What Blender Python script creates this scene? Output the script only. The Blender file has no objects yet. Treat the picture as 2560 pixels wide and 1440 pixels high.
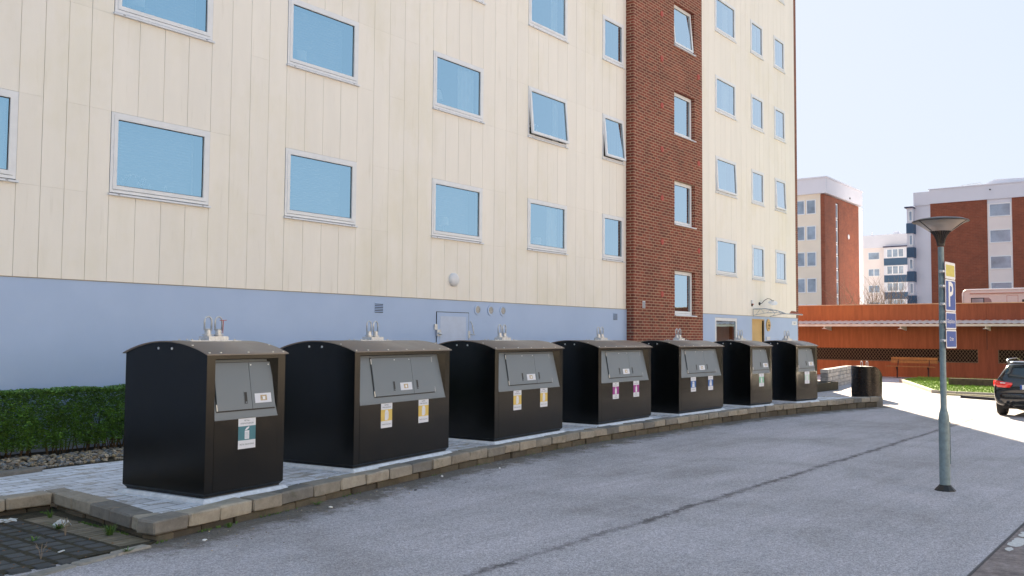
import bpy, math, random
from mathutils import Vector, Matrix
import numpy as np
R = math.radians
scene = bpy.context.scene
col = scene.collection
random.seed(7)
rng = np.random.default_rng(7)

# ------------------------------------------------------------------ camera
HC = 1.6753
cam_d = bpy.data.cameras.new("camera")
cam = bpy.data.objects.new("camera", cam_d)
col.objects.link(cam)
cam_d.sensor_width = 36.0
cam_d.lens = 2269.1 / 2560 * 36.0
cam_d.clip_start = 0.1
cam_d.clip_end = 3000
YAW, PITCH, ROLL = 52.334, 3.0144, 0.3945
cam.matrix_world = (Matrix.Translation((0, 0, HC)) @ Matrix.Rotation(-R(YAW), 4, 'Z')
                    @ Matrix.Rotation(R(90 + PITCH), 4, 'X') @ Matrix.Rotation(R(ROLL), 4, 'Z'))
scene.camera = cam

# ------------------------------------------------------------------ sky, sun, exposure
SUN_EL, SUN_AZ = 24.0, 30.1          # azimuth measured from +X towards +Y
w = bpy.data.worlds.new("World"); scene.world = w; w.use_nodes = True
wn, wl = w.node_tree.nodes, w.node_tree.links
bg = wn['Background']
sky = wn.new('ShaderNodeTexSky'); sky.sky_type = 'NISHITA'; sky.sun_disc = False
sky.sun_elevation = R(SUN_EL); sky.sun_rotation = R(90 - SUN_AZ)
sky.air_density = 1.0; sky.dust_density = 0.35; sky.ozone_density = 1.3
# soft shoulder on the very bright zone round the low sun: c * K / (c + K), then a slight cool tint
SK, SG = 0.60, 3.42
va = wn.new('ShaderNodeVectorMath'); va.operation = 'ADD'; va.inputs[1].default_value = (SK, SK, SK); wl.new(sky.outputs[0], va.inputs[0])
vd = wn.new('ShaderNodeVectorMath'); vd.operation = 'DIVIDE'; wl.new(sky.outputs[0], vd.inputs[0]); wl.new(va.outputs[0], vd.inputs[1])
vt = wn.new('ShaderNodeVectorMath'); vt.operation = 'MULTIPLY'; vt.inputs[1].default_value = (SK * SG * .895, SK * SG * .965, SK * SG * 1.10); wl.new(vd.outputs[0], vt.inputs[0])
hs = wn.new('ShaderNodeHueSaturation'); hs.inputs['Saturation'].default_value = 1.06
wl.new(vt.outputs[0], hs.inputs['Color']); wl.new(hs.outputs[0], bg.inputs[0]); bg.inputs[1].default_value = 0.10
sd = bpy.data.lights.new("sun", 'SUN'); sd.energy = 4.7; sd.angle = R(0.53); sd.color = (1.0, 0.84, 0.62)
sun = bpy.data.objects.new("sun", sd); col.objects.link(sun)
sv = Vector((math.cos(R(SUN_EL)) * math.cos(R(SUN_AZ)), math.cos(R(SUN_EL)) * math.sin(R(SUN_AZ)), math.sin(R(SUN_EL))))
sun.rotation_euler = (-sv).to_track_quat('-Z', 'Y').to_euler(); sun.location = (0, 0, 60)
scene.view_settings.view_transform = 'Standard'
scene.view_settings.look = 'None'
scene.view_settings.gamma = 1.0
scene.view_settings.exposure = 2.3
scene.render.resolution_x = 1024; scene.render.resolution_y = 576
scene.cycles.max_bounces = 8; scene.cycles.transparent_max_bounces = 12

# ------------------------------------------------------------------ materials
def new_mat(name):
    m = bpy.data.materials.new(name); m.use_nodes = True
    return m, m.node_tree.nodes, m.node_tree.links, m.node_tree.nodes['Principled BSDF']
def ramp(n, stops):
    r = n.new('ShaderNodeValToRGB'); e = r.color_ramp.elements
    e[0].position, e[0].color = stops[0][0], (*stops[0][1], 1)
    e[1].position, e[1].color = stops[-1][0], (*stops[-1][1], 1)
    for p, c in stops[1:-1]:
        k = e.new(p); k.color = (*c, 1)
    return r
def noise(n, l, scale, detail=4, rough=.6, vec=None, dist=0):
    t = n.new('ShaderNodeTexNoise'); t.inputs['Scale'].default_value = scale
    t.inputs['Detail'].default_value = detail; t.inputs['Roughness'].default_value = rough
    t.inputs['Distortion'].default_value = dist
    if vec is not None: l.new(vec, t.inputs['Vector'])
    return t
def mapping(n, l, scale=(1, 1, 1), rot=(0, 0, 0), src=None, loc=(0, 0, 0)):
    mp = n.new('ShaderNodeMapping'); mp.inputs['Scale'].default_value = scale
    mp.inputs['Rotation'].default_value = rot; mp.inputs['Location'].default_value = loc
    if src is None:
        g = n.new('ShaderNodeNewGeometry'); src = g.outputs['Position']
    l.new(src, mp.inputs['Vector'])
    return mp.outputs[0]
def mixc(n, l, fac, a, b, mode='MIX'):
    m = n.new('ShaderNodeMix'); m.data_type = 'RGBA'; m.blend_type = mode
    for s, v in ((0, fac), (6, a), (7, b)):
        if isinstance(v, (int, float)): m.inputs[s].default_value = v
        elif isinstance(v, tuple): m.inputs[s].default_value = (*v, 1)
        else: l.new(v, m.inputs[s])
    return m.outputs[2]
def mathn(n, l, op, a, b=None):
    m = n.new('ShaderNodeMath'); m.operation = op
    for i, v in enumerate((a, b)):
        if v is None: continue
        if isinstance(v, (int, float)): m.inputs[i].default_value = v
        else: l.new(v, m.inputs[i])
    return m.outputs[0]
def bumpn(n, l, b, h, strength=.3, dist=.01):
    bm = n.new('ShaderNodeBump'); bm.inputs['Strength'].default_value = strength; bm.inputs['Distance'].default_value = dist
    l.new(h, bm.inputs['Height']); l.new(bm.outputs[0], b.inputs['Normal'])
def island(n):
    g = n.new('ShaderNodeNewGeometry'); return g.outputs['Random Per Island']

def simple(name, c, rough=.5, metal=0, var=.12, scale=6, bump=0, bscale=60, spec=.5, isl=0, coat=0):
    m, n, l, b = new_mat(name)
    t = noise(n, l, scale, 5, .6, mapping(n, l))
    dark = tuple(x * (1 - var) for x in c); lite = tuple(min(1, x * (1 + var)) for x in c)
    r = ramp(n, [(.3, dark), (.7, lite)]); l.new(t.outputs[0], r.inputs[0])
    out = r.outputs[0]
    if isl:
        mr = n.new('ShaderNodeMapRange'); l.new(island(n), mr.inputs[0])
        mr.inputs[3].default_value = 1 - isl; mr.inputs[4].default_value = 1 + isl
        vm = n.new('ShaderNodeVectorMath'); vm.operation = 'SCALE'
        l.new(out, vm.inputs[0]); l.new(mr.outputs[0], vm.inputs['Scale']); out = vm.outputs[0]
    l.new(out, b.inputs['Base Color'])
    b.inputs['Roughness'].default_value = rough; b.inputs['Metallic'].default_value = metal
    b.inputs['Specular IOR Level'].default_value = spec; b.inputs['Coat Weight'].default_value = coat
    if bump:
        bumpn(n, l, b, noise(n, l, bscale, 4, .6, mapping(n, l)).outputs[0], bump, .01)
    return m

M = {}
M['white'] = simple('white_frame_paint', (.80, .81, .83), .35, var=.04)
M['white_metal'] = simple('white_sheet_metal', (.74, .75, .78), .4, var=.06)
M['gasket'] = simple('black_rubber', (.012, .013, .016), .5)
M['black'] = simple('black_plastic', (.012, .012, .013), .45)
M['galv'] = simple('galvanised_steel', (.55, .58, .62), .42, metal=.75, var=.2, scale=30)
M['galv_base'] = simple('zinc_base_frame', (.62, .67, .74), .5, metal=.25, var=.15, scale=14)
M['bolt'] = simple('bolt_steel', (.8, .8, .78), .3, metal=.6)
M['lamp_white'] = simple('lamp_shade_white', (.85, .85, .85), .6, var=.02)
M['blind'] = simple('blind_slat', (.34, .40, .46), .5, var=.03)
M['curtain'] = simple('curtain_cloth', (.70, .71, .73), .9, var=.05)
M['curtain_dark'] = simple('dark_curtain_cloth', (.10, .09, .08), .9, var=.1)
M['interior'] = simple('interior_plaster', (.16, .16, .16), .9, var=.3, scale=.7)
M['flower'] = simple('white_petals', (.85, .84, .86), .7, var=.05)
M['plant'] = simple('plant_green', (.05, .10, .03), .6, var=.3)

def mat_cream(name='cream_cladding', base=(.91, .86, .78), streak=1.0):
    m, n, l, b = new_mat(name)
    v = mapping(n, l, (2.2, 2.2, .32))
    s = noise(n, l, 1.6, 6, .65, v, .3)
    r = ramp(n, [(.35, tuple(x * .965 for x in base)), (.62, base)]); l.new(s.outputs[0], r.inputs[0])
    # thin weather streaks that run down from rails and sills
    v2 = mapping(n, l, (9, 9, .7))
    s2 = noise(n, l, 1.5, 3, .5, v2)
    r2 = ramp(n, [(.62, (1, 1, 1)), (.82, (.86, .85, .82))]); l.new(s2.outputs[0], r2.inputs[0])
    c = mixc(n, l, .8 * streak, r.outputs[0], r2.outputs[0], 'MULTIPLY')
    # patches of pollen / lichen tint
    s3 = noise(n, l, .55, 5, .7, mapping(n, l, (1, 1, .6), loc=(4, 2, 9)))
    r3 = ramp(n, [(.5, (1, 1, 1)), (.75, (.92, .91, .82))]); l.new(s3.outputs[0], r3.inputs[0])
    c = mixc(n, l, .8, c, r3.outputs[0], 'MULTIPLY')
    mr = n.new('ShaderNodeMapRange'); l.new(island(n), mr.inputs[0]); mr.inputs[3].default_value = .98; mr.inputs[4].default_value = 1.015
    vm = n.new('ShaderNodeVectorMath'); vm.operation = 'SCALE'; l.new(c, vm.inputs[0]); l.new(mr.outputs[0], vm.inputs['Scale'])
    l.new(vm.outputs[0], b.inputs['Base Color']); b.inputs['Roughness'].default_value = .55
    bumpn(n, l, b, noise(n, l, 40, 4, .6, mapping(n, l)).outputs[0], .08, .01)
    return m
M['cream'] = mat_cream()
M['cream_far'] = simple('cream_cladding_far', (.80, .72, .60), .7, var=.05, scale=.5)
M['pink_far'] = simple('pale_rose_cladding', (.80, .72, .69), .7, var=.05, scale=.5)
M['white_far'] = simple('white_render_far', (.68, .68, .74), .7, var=.04, scale=.3)
M['groove'] = simple('cladding_groove', (.36, .29, .22), .9)

def mat_plinth():
    m, n, l, b = new_mat('blue_grey_plinth_paint')
    s = noise(n, l, .8, 6, .6, mapping(n, l, (1, 1, 1)))
    r = ramp(n, [(.3, (.41, .53, .75)), (.7, (.455, .575, .80))]); l.new(s.outputs[0], r.inputs[0])
    l.new(r.outputs[0], b.inputs['Base Color']); b.inputs['Roughness'].default_value = .6
    bumpn(n, l, b, noise(n, l, 90, 5, .7, mapping(n, l)).outputs[0], .25, .006)
    return m
M['plinth'] = mat_plinth()

def mat_brick(name, c1, c2, mortar, bw=.27, rh=.086, ms=.012, bump=.5):
    m, n, l, b = new_mat(name)
    g = n.new('ShaderNodeNewGeometry'); sx = n.new('ShaderNodeSeparateXYZ'); l.new(g.outputs['Position'], sx.inputs[0])
    cx = n.new('ShaderNodeCombineXYZ'); l.new(mathn(n, l, 'ADD', sx.outputs[0], sx.outputs[1]), cx.inputs[0]); l.new(sx.outputs[2], cx.inputs[1])
    bt = n.new('ShaderNodeTexBrick'); l.new(cx.outputs[0], bt.inputs['Vector'])
    bt.inputs['Scale'].default_value = 1; bt.inputs['Brick Width'].default_value = bw; bt.inputs['Row Height'].default_value = rh
    bt.inputs['Mortar Size'].default_value = ms; bt.inputs['Mortar Smooth'].default_value = .15; bt.inputs['Bias'].default_value = -.1
    bt.inputs['Color1'].default_value = (*c1, 1); bt.inputs['Color2'].default_value = (*c2, 1); bt.inputs['Mortar'].default_value = (*mortar, 1)
    s = noise(n, l, 1.1, 5, .7, mapping(n, l))
    r = ramp(n, [(.3, (.78, .78, .78)), (.7, (1.15, 1.12, 1.08))]); l.new(s.outputs[0], r.inputs[0])
    c = mixc(n, l, 1.0, bt.outputs[0], r.outputs[0], 'MULTIPLY')
    s2 = noise(n, l, 3.2, 4, .75, mapping(n, l, (1, 1, 1.6), loc=(3, 3, 3)))
    r2 = ramp(n, [(.60, (0, 0, 0)), (.78, (1, 1, 1))]); l.new(s2.outputs[0], r2.inputs[0])
    c = mixc(n, l, mathn(n, l, 'MULTIPLY', r2.outputs[0], .16), c, (.55, .5, .45))
    l.new(c, b.inputs['Base Color']); b.inputs['Roughness'].default_value = .85
    bumpn(n, l, b, mathn(n, l, 'SUBTRACT', 1.0, bt.outputs['Fac']), bump, .01)
    return m
M['brick'] = mat_brick('red_brick', (.25, .054, .031), (.125, .027, .017), (.41, .28, .19))
M['brick_far'] = mat_brick('red_brick_far', (.26, .075, .038), (.22, .06, .033), (.25, .095, .055), .5, .17, .02, .1)

def mat_glass(name, base_reflect=.30, ior=1.5, tint=(.9, .95, 1)):
    m, n, l, b = new_mat(name)
    n.remove(b)
    out = n['Material Output']
    tr = n.new('ShaderNodeBsdfTransparent'); tr.inputs[0].default_value = (.80, .84, .86, 1)
    gl = n.new('ShaderNodeBsdfGlossy'); gl.inputs['Roughness'].default_value = .015; gl.inputs[0].default_value = (*tint, 1)
    fr = n.new('ShaderNodeFresnel'); fr.inputs['IOR'].default_value = ior
    l.new(mixc(n, l, mathn(n, l, 'MINIMUM', mathn(n, l, 'MULTIPLY', mathn(n, l, 'MAXIMUM', mathn(n, l, 'SUBTRACT', fr.outputs[0], .042), 0.0), 6.0), .9), tint, (1.0, 1.0, 1.0)), gl.inputs[0])
    fac = mathn(n, l, 'ADD', mathn(n, l, 'MULTIPLY', fr.outputs[0], 1.2), base_reflect)
    fac = mathn(n, l, 'MINIMUM', fac, 1.0)
    # slight waviness of real panes
    bm = n.new('ShaderNodeBump'); bm.inputs['Strength'].default_value = .05; bm.inputs['Distance'].default_value = .02
    l.new(noise(n, l, 1.2, 2, .5, mapping(n, l)).outputs[0], bm.inputs['Height']); l.new(bm.outputs[0], gl.inputs['Normal'])
    mx = n.new('ShaderNodeMixShader'); l.new(fac, mx.inputs[0]); l.new(tr.outputs[0], mx.inputs[1]); l.new(gl.outputs[0], mx.inputs[2])
    l.new(mx.outputs[0], out.inputs[0])
    return m
M['glass'] = mat_glass('window_glass', .56, 1.5, (.55, .84, 1.0))
M['glass_far'] = simple('window_glass_far', (.24, .31, .40), .22, var=.4, scale=.6, spec=1.0)
M['clear'] = mat_glass('clear_plastic', .12, 1.4)
def mat_milky():
    m, n, l, b = new_mat('milky_plastic'); n.remove(b)
    a = n.new('ShaderNodeBsdfTranslucent'); a.inputs[0].default_value = (.95, .90, .84, 1); t = n.new('ShaderNodeBsdfTransparent'); g = n.new('ShaderNodeBsdfGlossy'); g.inputs['Roughness'].default_value = .1
    m1 = n.new('ShaderNodeMixShader'); m1.inputs[0].default_value = .45; l.new(a.outputs[0], m1.inputs[1]); l.new(t.outputs[0], m1.inputs[2])
    m2 = n.new('ShaderNodeMixShader'); m2.inputs[0].default_value = .12; l.new(m1.outputs[0], m2.inputs[1]); l.new(g.outputs[0], m2.inputs[2]); l.new(m2.outputs[0], n['Material Output'].inputs[0])
    return m
M['milky'] = mat_milky()

def mat_paint_dark(name, c, rough, spec=.5, metal=0.0):
    m, n, l, b = new_mat(name)
    b.inputs['Base Color'].default_value = (*c, 1); b.inputs['Metallic'].default_value = metal
    s = noise(n, l, 3, 6, .7, mapping(n, l))
    r = ramp(n, [(.3, (rough * .85,) * 3), (.7, (rough * 1.2,) * 3)]); l.new(s.outputs[0], r.inputs[0]); l.new(r.outputs[0], b.inputs['Roughness'])
    b.inputs['Specular IOR Level'].default_value = spec
    bumpn(n, l, b, noise(n, l, 3, 2, .5, mapping(n, l)).outputs[0], .012, .01)
    return m
M['bin'] = mat_paint_dark('dark_bronze_powder_coat', (.0032, .0036, .0033), .22, .38)
M['bin_panel'] = mat_paint_dark('grey_hatch_panel', (.155, .185, .21), .34, .6)
M['bin_roof'] = mat_paint_dark('sky_lit_lid_coat', (.21, .17, .14), .42, .8)  # lid colour lightened to stand for the sky reflected on top

def mat_asphalt():
    m, n, l, b = new_mat('worn_asphalt')
    P = mapping(n, l)
    g = n.new('ShaderNodeNewGeometry'); sp = n.new('ShaderNodeSeparateXYZ'); l.new(g.outputs['Position'], sp.inputs[0])
    X, Y = sp.outputs[0], sp.outputs[1]
    vo = n.new('ShaderNodeTexVoronoi'); vo.inputs['Scale'].default_value = 95; l.new(P, vo.inputs['Vector'])
    r1 = ramp(n, [(0, (.31, .295, .315)), (.5, (.445, .425, .45)), (1, (.62, .60, .63))])
    sepc = n.new('ShaderNodeSeparateColor'); l.new(vo.outputs['Color'], sepc.inputs[0]); l.new(sepc.outputs[0], r1.inputs[0])
    fine = noise(n, l, 24, 6, .8, P)
    rf = ramp(n, [(.3, (.72, .72, .72)), (.7, (1.18, 1.18, 1.18))]); l.new(fine.outputs[0], rf.inputs[0])
    c = mixc(n, l, 1.0, r1.outputs[0], rf.outputs[0], 'MULTIPLY')
    big = noise(n, l, .45, 6, .65, P, .4)
    rb = ramp(n, [(.34, (.80, .79, .77)), (.5, (1.0, 1.0, 1.0)), (.66, (1.12, 1.11, 1.12))]); l.new(big.outputs[0], rb.inputs[0])
    c = mixc(n, l, 1.0, c, rb.outputs[0], 'MULTIPLY')
    stv = noise(n, l, 1.0, 5, .7, mapping(n, l, (.22, 2.6, 1), rot=(0, 0, R(3))), .5)
    rs = ramp(n, [(.34, (.90, .90, .89)), (.62, (1.05, 1.05, 1.05))]); l.new(stv.outputs[0], rs.inputs[0])
    c = mixc(n, l, 1.0, c, rs.outputs[0], 'MULTIPLY')
    spt = noise(n, l, 3.4, 6, .8, mapping(n, l, (.8, 1.6, 1), loc=(11, 4, 0)))
    rp_ = ramp(n, [(.66, (0, 0, 0)), (.74, (1, 1, 1))]); l.new(spt.outputs[0], rp_.inputs[0])
    c = mixc(n, l, mathn(n, l, 'MULTIPLY', rp_.outputs[0], .45), c, (.11, .10, .10))
    # dark joint between two paving strips (runs along X at y = 4.8)
    wob = noise(n, l, 1.3, 4, .7, P); wob2 = noise(n, l, 9, 4, .8, P)
    yy = mathn(n, l, 'ADD', Y, mathn(n, l, 'MULTIPLY', mathn(n, l, 'SUBTRACT', wob.outputs[0], .5), .16))
    d = mathn(n, l, 'ABSOLUTE', mathn(n, l, 'SUBTRACT', yy, 4.80))
    d = mathn(n, l, 'ADD', d, mathn(n, l, 'MULTIPLY', mathn(n, l, 'SUBTRACT', wob2.outputs[0], .5), .34))
    rr = ramp(n, [(.0, (1, 1, 1)), (.085, (0, 0, 0))]); l.new(d, rr.inputs[0])
    gaps = noise(n, l, .9, 3, .6, mapping(n, l, loc=(7, 1, 0)))
    rg = ramp(n, [(.36, (.5, .5, .5)), (.50, (1, 1, 1))]); l.new(gaps.outputs[0], rg.inputs[0])
    fac = mathn(n, l, 'MULTIPLY', mathn(n, l, 'MULTIPLY', rr.outputs[0], rg.outputs[0]), .80)
    c = mixc(n, l, fac, c, (.060, .052, .050))
    # damp, mossy dirt along the kerb and around the setts
    at = n.new('ShaderNodeAttribute'); at.attribute_name = 'kerbdist'; at.attribute_type = 'GEOMETRY'
    k = mathn(n, l, 'ADD', at.outputs['Fac'], mathn(n, l, 'MULTIPLY', mathn(n, l, 'SUBTRACT', noise(n, l, 2.2, 8, .85, P).outputs[0], .5), 1.9))
    rk = ramp(n, [(.20, (1, 1, 1)), (.56, (0, 0, 0))]); l.new(k, rk.inputs[0])
    dirt = ramp(n, [(.35, (.075, .066, .052)), (.65, (.16, .14, .11))]); l.new(fine.outputs[0], dirt.inputs[0])
    c = mixc(n, l, mathn(n, l, 'MULTIPLY', rk.outputs[0], .86), c, dirt.outputs[0])
    # old brownish paving south of the straight joint at y = 1.635
    edge = mathn(n, l, 'LESS_THAN', Y, 1.635)
    old = ramp(n, [(.34, (.15, .125, .12)), (.52, (.27, .225, .215)), (.72, (.42, .37, .36))]); l.new(noise(n, l, 5, 7, .8, P).outputs[0], old.inputs[0])
    c = mixc(n, l, edge, c, old.outputs[0])
    j = mathn(n, l, 'ABSOLUTE', mathn(n, l, 'SUBTRACT', Y, 1.640)); rj = ramp(n, [(.008, (1, 1, 1)), (.02, (0, 0, 0))]); l.new(j, rj.inputs[0])
    c = mixc(n, l, mathn(n, l, 'MULTIPLY', rj.outputs[0], .85), c, (.04, .038, .04))
    l.new(c, b.inputs['Base Color']); b.inputs['Roughness'].default_value = .88; b.inputs['Specular IOR Level'].default_value = .3
    hh = mathn(n, l, 'ADD', vo.outputs['Distance'], mathn(n, l, 'MULTIPLY', fine.outputs[0], .8))
    bumpn(n, l, b, hh, .55, .006)
    return m
M['asphalt'] = mat_asphalt()

def mat_pavers():
    m, n, l, b = new_mat('sanded_pale_pavers')
    P = mapping(n, l, rot=(0, 0, R(-4)))
    bt = n.new('ShaderNodeTexBrick'); l.new(P, bt.inputs['Vector'])
    bt.inputs['Scale'].default_value = 1; bt.inputs['Brick Width'].default_value = .38; bt.inputs['Row Height'].default_value = .19
    bt.inputs['Mortar Size'].default_value = .008; bt.inputs['Mortar Smooth'].default_value = .1; bt.inputs['Bias'].default_value = -.25
    bt.inputs['Color1'].default_value = (.74, .77, .84, 1); bt.inputs['Color2'].default_value = (.52, .53, .56, 1); bt.inputs['Mortar'].default_value = (.24, .24, .25, 1)
    s = noise(n, l, 2.0, 5, .78, mapping(n, l, (1, 2.0, 1), rot=(0, 0, R(-4))))
    r = ramp(n, [(.54, (0, 0, 0)), (.60, (1, 1, 1))]); l.new(s.outputs[0], r.inputs[0])
    c = mixc(n, l, mathn(n, l, 'MULTIPLY', r.outputs[0], .75), bt.outputs[0], (.34, .30, .25))
    s2 = noise(n, l, 60, 4, .7, P); r2 = ramp(n, [(.3, (.85, .85, .85)), (.7, (1.1, 1.1, 1.1))]); l.new(s2.outputs[0], r2.inputs[0])
    c = mixc(n, l, 1.0, c, r2.outputs[0], 'MULTIPLY')
    l.new(c, b.inputs['Base Color']); b.inputs['Roughness'].default_value = .85
    bumpn(n, l, b, mathn(n, l, 'SUBTRACT', 1.0, bt.outputs['Fac']), .35, .006)
    return m
M['pavers'] = mat_pavers()

def mat_stone(name, cols, isl=.22, scale=8, moss=0.0, bump=.5):
    m, n, l, b = new_mat(name)
    P = mapping(n, l)
    r0 = ramp(n, [(i / (len(cols) - 1), c) for i, c in enumerate(cols)]); l.new(island(n), r0.inputs[0])
    s = noise(n, l, scale, 7, .75, P); r = ramp(n, [(.3, (.72, .72, .72)), (.7, (1.2, 1.2, 1.2))]); l.new(s.outputs[0], r.inputs[0])
    c = mixc(n, l, 1.0, r0.outputs[0], r.outputs[0], 'MULTIPLY')
    if moss:
        s2 = noise(n, l, 3.5, 6, .75, mapping(n, l, loc=(5, 5, 5))); r2 = ramp(n, [(.55, (0, 0, 0)), (.72, (1, 1, 1))]); l.new(s2.outputs[0], r2.inputs[0])
        c = mixc(n, l, mathn(n, l, 'MULTIPLY', r2.outputs[0], moss), c, (.075, .085, .04))
    l.new(c, b.inputs['Base Color']); b.inputs['Roughness'].default_value = .9
    bumpn(n, l, b, noise(n, l, 70, 6, .8, P).outputs[0], bump, .006)
    return m
M['kerb'] = mat_stone('tumbled_concrete_block', [(.25, .225, .19), (.36, .325, .27), (.17, .165, .155), (.30, .265, .22), (.40, .36, .295)], moss=.5)
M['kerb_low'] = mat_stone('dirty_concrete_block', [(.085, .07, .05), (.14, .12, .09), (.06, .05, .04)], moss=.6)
M['sett'] = mat_stone('dark_setts', [(.060, .068, .075), (.085, .092, .098), (.05, .055, .06), (.075, .078, .078)], moss=.35, bump=.4)
M['strip_brown'] = mat_stone('brown_edging_slabs', [(.20, .175, .13), (.155, .135, .10), (.24, .21, .16)], moss=.5)
M['strip_pale'] = mat_stone('pale_edging_blocks', [(.30, .28, .25), (.36, .335, .30), (.26, .25, .225)], moss=.3)
M['wall_stone'] = mat_stone('grey_wall_blocks', [(.34, .33, .33), (.44, .42, .41), (.26, .26, .27), (.50, .47, .45), (.20, .20, .21)])
M['gravel'] = mat_stone('mixed_gravel', [(.13, .14, .16), (.42, .33, .20), (.08, .09, .10), (.50, .42, .32), (.26, .18, .10), (.19, .22, .25), (.34, .30, .26)], scale=20)
M['soil'] = simple('dark_soil', (.034, .030, .017), .95, var=.6, scale=20, bump=.8, bscale=90)
M['leaf'] = simple('hedge_leaf', (.105, .215, .034), .5, var=.35, scale=5, isl=.45, spec=.35)
M['twig'] = simple('woody_stem', (.11, .08, .05), .9, var=.3)
M['grassy'] = simple('grass_blades', (.19, .30, .035), .6, var=.25, scale=3, isl=.3)
M['weed'] = simple('weed_leaf', (.08, .16, .03), .6, var=.25, isl=.3)
M['wood_bench'] = simple('oiled_bench_slat', (.36, .16, .045), .5, var=.25, scale=9)
M['iron'] = simple('dark_brown_iron', (.05, .022, .018), .6)
M['timber'] = simple('weathered_timber', (.11, .075, .06), .85, var=.3)
M['oak'] = simple('pale_oak_door', (.62, .43, .19), .5, var=.1, scale=2)
M['redclay'] = simple('red_wall_plate', (.45, .08, .06), .6)
M['carpaint'] = simple('black_car_paint', (.008, .008, .009), .12, var=.05, spec=.6, coat=1.0)
M['carglass'] = simple('dark_car_glass', (.02, .035, .045), .05, spec=.9)
M['tail'] = simple('red_tail_lens', (.85, .02, .01), .15, spec=.8, coat=1)
M['tyre'] = simple('tyre_rubber', (.02, .02, .02), .8)
M['chrome'] = simple('chrome', (.7, .7, .72), .12, metal=1, var=.02)
M['tread'] = simple('rubber_wheel_stop', (.035, .03, .035), .8)
M['camper'] = simple('camper_shell', (.64, .66, .68), .35, var=.03)
M['camper_trim'] = simple('camper_trim_red', (.40, .12, .10), .4)
M['blue_panel'] = simple('slate_blue_balcony_panel', (.035, .085, .155), .6, var=.1, scale=.6)
M['roof_edge'] = simple('dark_roof_edge', (.04, .04, .09), .6)
M['plate_white'] = simple('plate_white', (.8, .82, .85), .4, var=.02)
M['plate_blue'] = simple('traffic_sign_blue', (.010, .070, .36), .55, var=.1, scale=8)
M['plate_yellow'] = simple('traffic_sign_yellow', (.58, .50, .03), .4, var=.12, scale=16)
M['text_dark'] = simple('print_dark', (.02, .06, .09), .6)
M['st_white'] = simple('sticker_white', (.74, .76, .82), .45, var=.03)
M['st_teal'] = simple('sticker_teal', (.055, .20, .25), .45, var=.05)
M['st_yellow'] = simple('sticker_yellow', (.72, .52, .13), .45, var=.05)
M['st_purple'] = simple('sticker_purple', (.34, .025, .27), .45, var=.05)
M['st_blue'] = simple('sticker_blue', (.01, .12, .42), .45, var=.05)
M['st_green'] = simple('sticker_green', (.22, .52, .36), .45, var=.05)
M['st_pale'] = simple('sticker_pale_green', (.52, .66, .60), .45, var=.05)
M['st_photo'] = simple('label_picture', (.50, .38, .22), .5, var=.6, scale=60)
M['pole'] = simple('grey_green_pole_paint', (.20, .27, .30), .5, var=.18, scale=18, bump=.2, bscale=30, metal=.2)
M['lamp_bronze'] = simple('dark_brown_lamp_housing', (.045, .035, .03), .4, spec=.6)
M['paper'] = simple('crumpled_paper', (.55, .58, .60), .7)
M['markpaint'] = simple('worn_white_road_paint', (.62, .61, .60), .8, var=.2, scale=30)

def mat_garage():
    m, n, l, b = new_mat('painted_concrete_orange')
    g = n.new('ShaderNodeNewGeometry'); sp = n.new('ShaderNodeSeparateXYZ'); l.new(g.outputs['Position'], sp.inputs[0])
    # light falloff painted in: brighter orange at far end, darker red at near end
    mr = n.new('ShaderNodeMapRange'); l.new(sp.outputs[1], mr.inputs[0]); mr.inputs[1].default_value = 8; mr.inputs[2].default_value = 16.5
    base = mixc(n, l, mr.outputs[0], (.25, .076, .042), (.44, .145, .052))
    v = mapping(n, l, (1, 2.6, .22)); s = noise(n, l, 2.4, 6, .75, v, .2)
    r = ramp(n, [(.42, (.62, .60, .58)), (.60, (1.05, 1.03, 1.0))]); l.new(s.outputs[0], r.inputs[0])
    c = mixc(n, l, .5, base, r.outputs[0], 'MULTIPLY')
    l.new(c, b.inputs['Base Color']); b.inputs['Roughness'].default_value = .85
    bumpn(n, l, b, noise(n, l, 30, 5, .7, mapping(n, l)).outputs[0], .2, .01)
    return m
M['garage'] = mat_garage()
M['garage_dark'] = simple('garage_inside', (.012, .010, .009), .9)
M['wire'] = simple('galvanised_mesh_wire', (.20, .15, .10), .5, metal=.3)
M['corr'] = simple('corrugated_white_sheet', (.68, .66, .62), .45, var=.12, scale=3)

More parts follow.
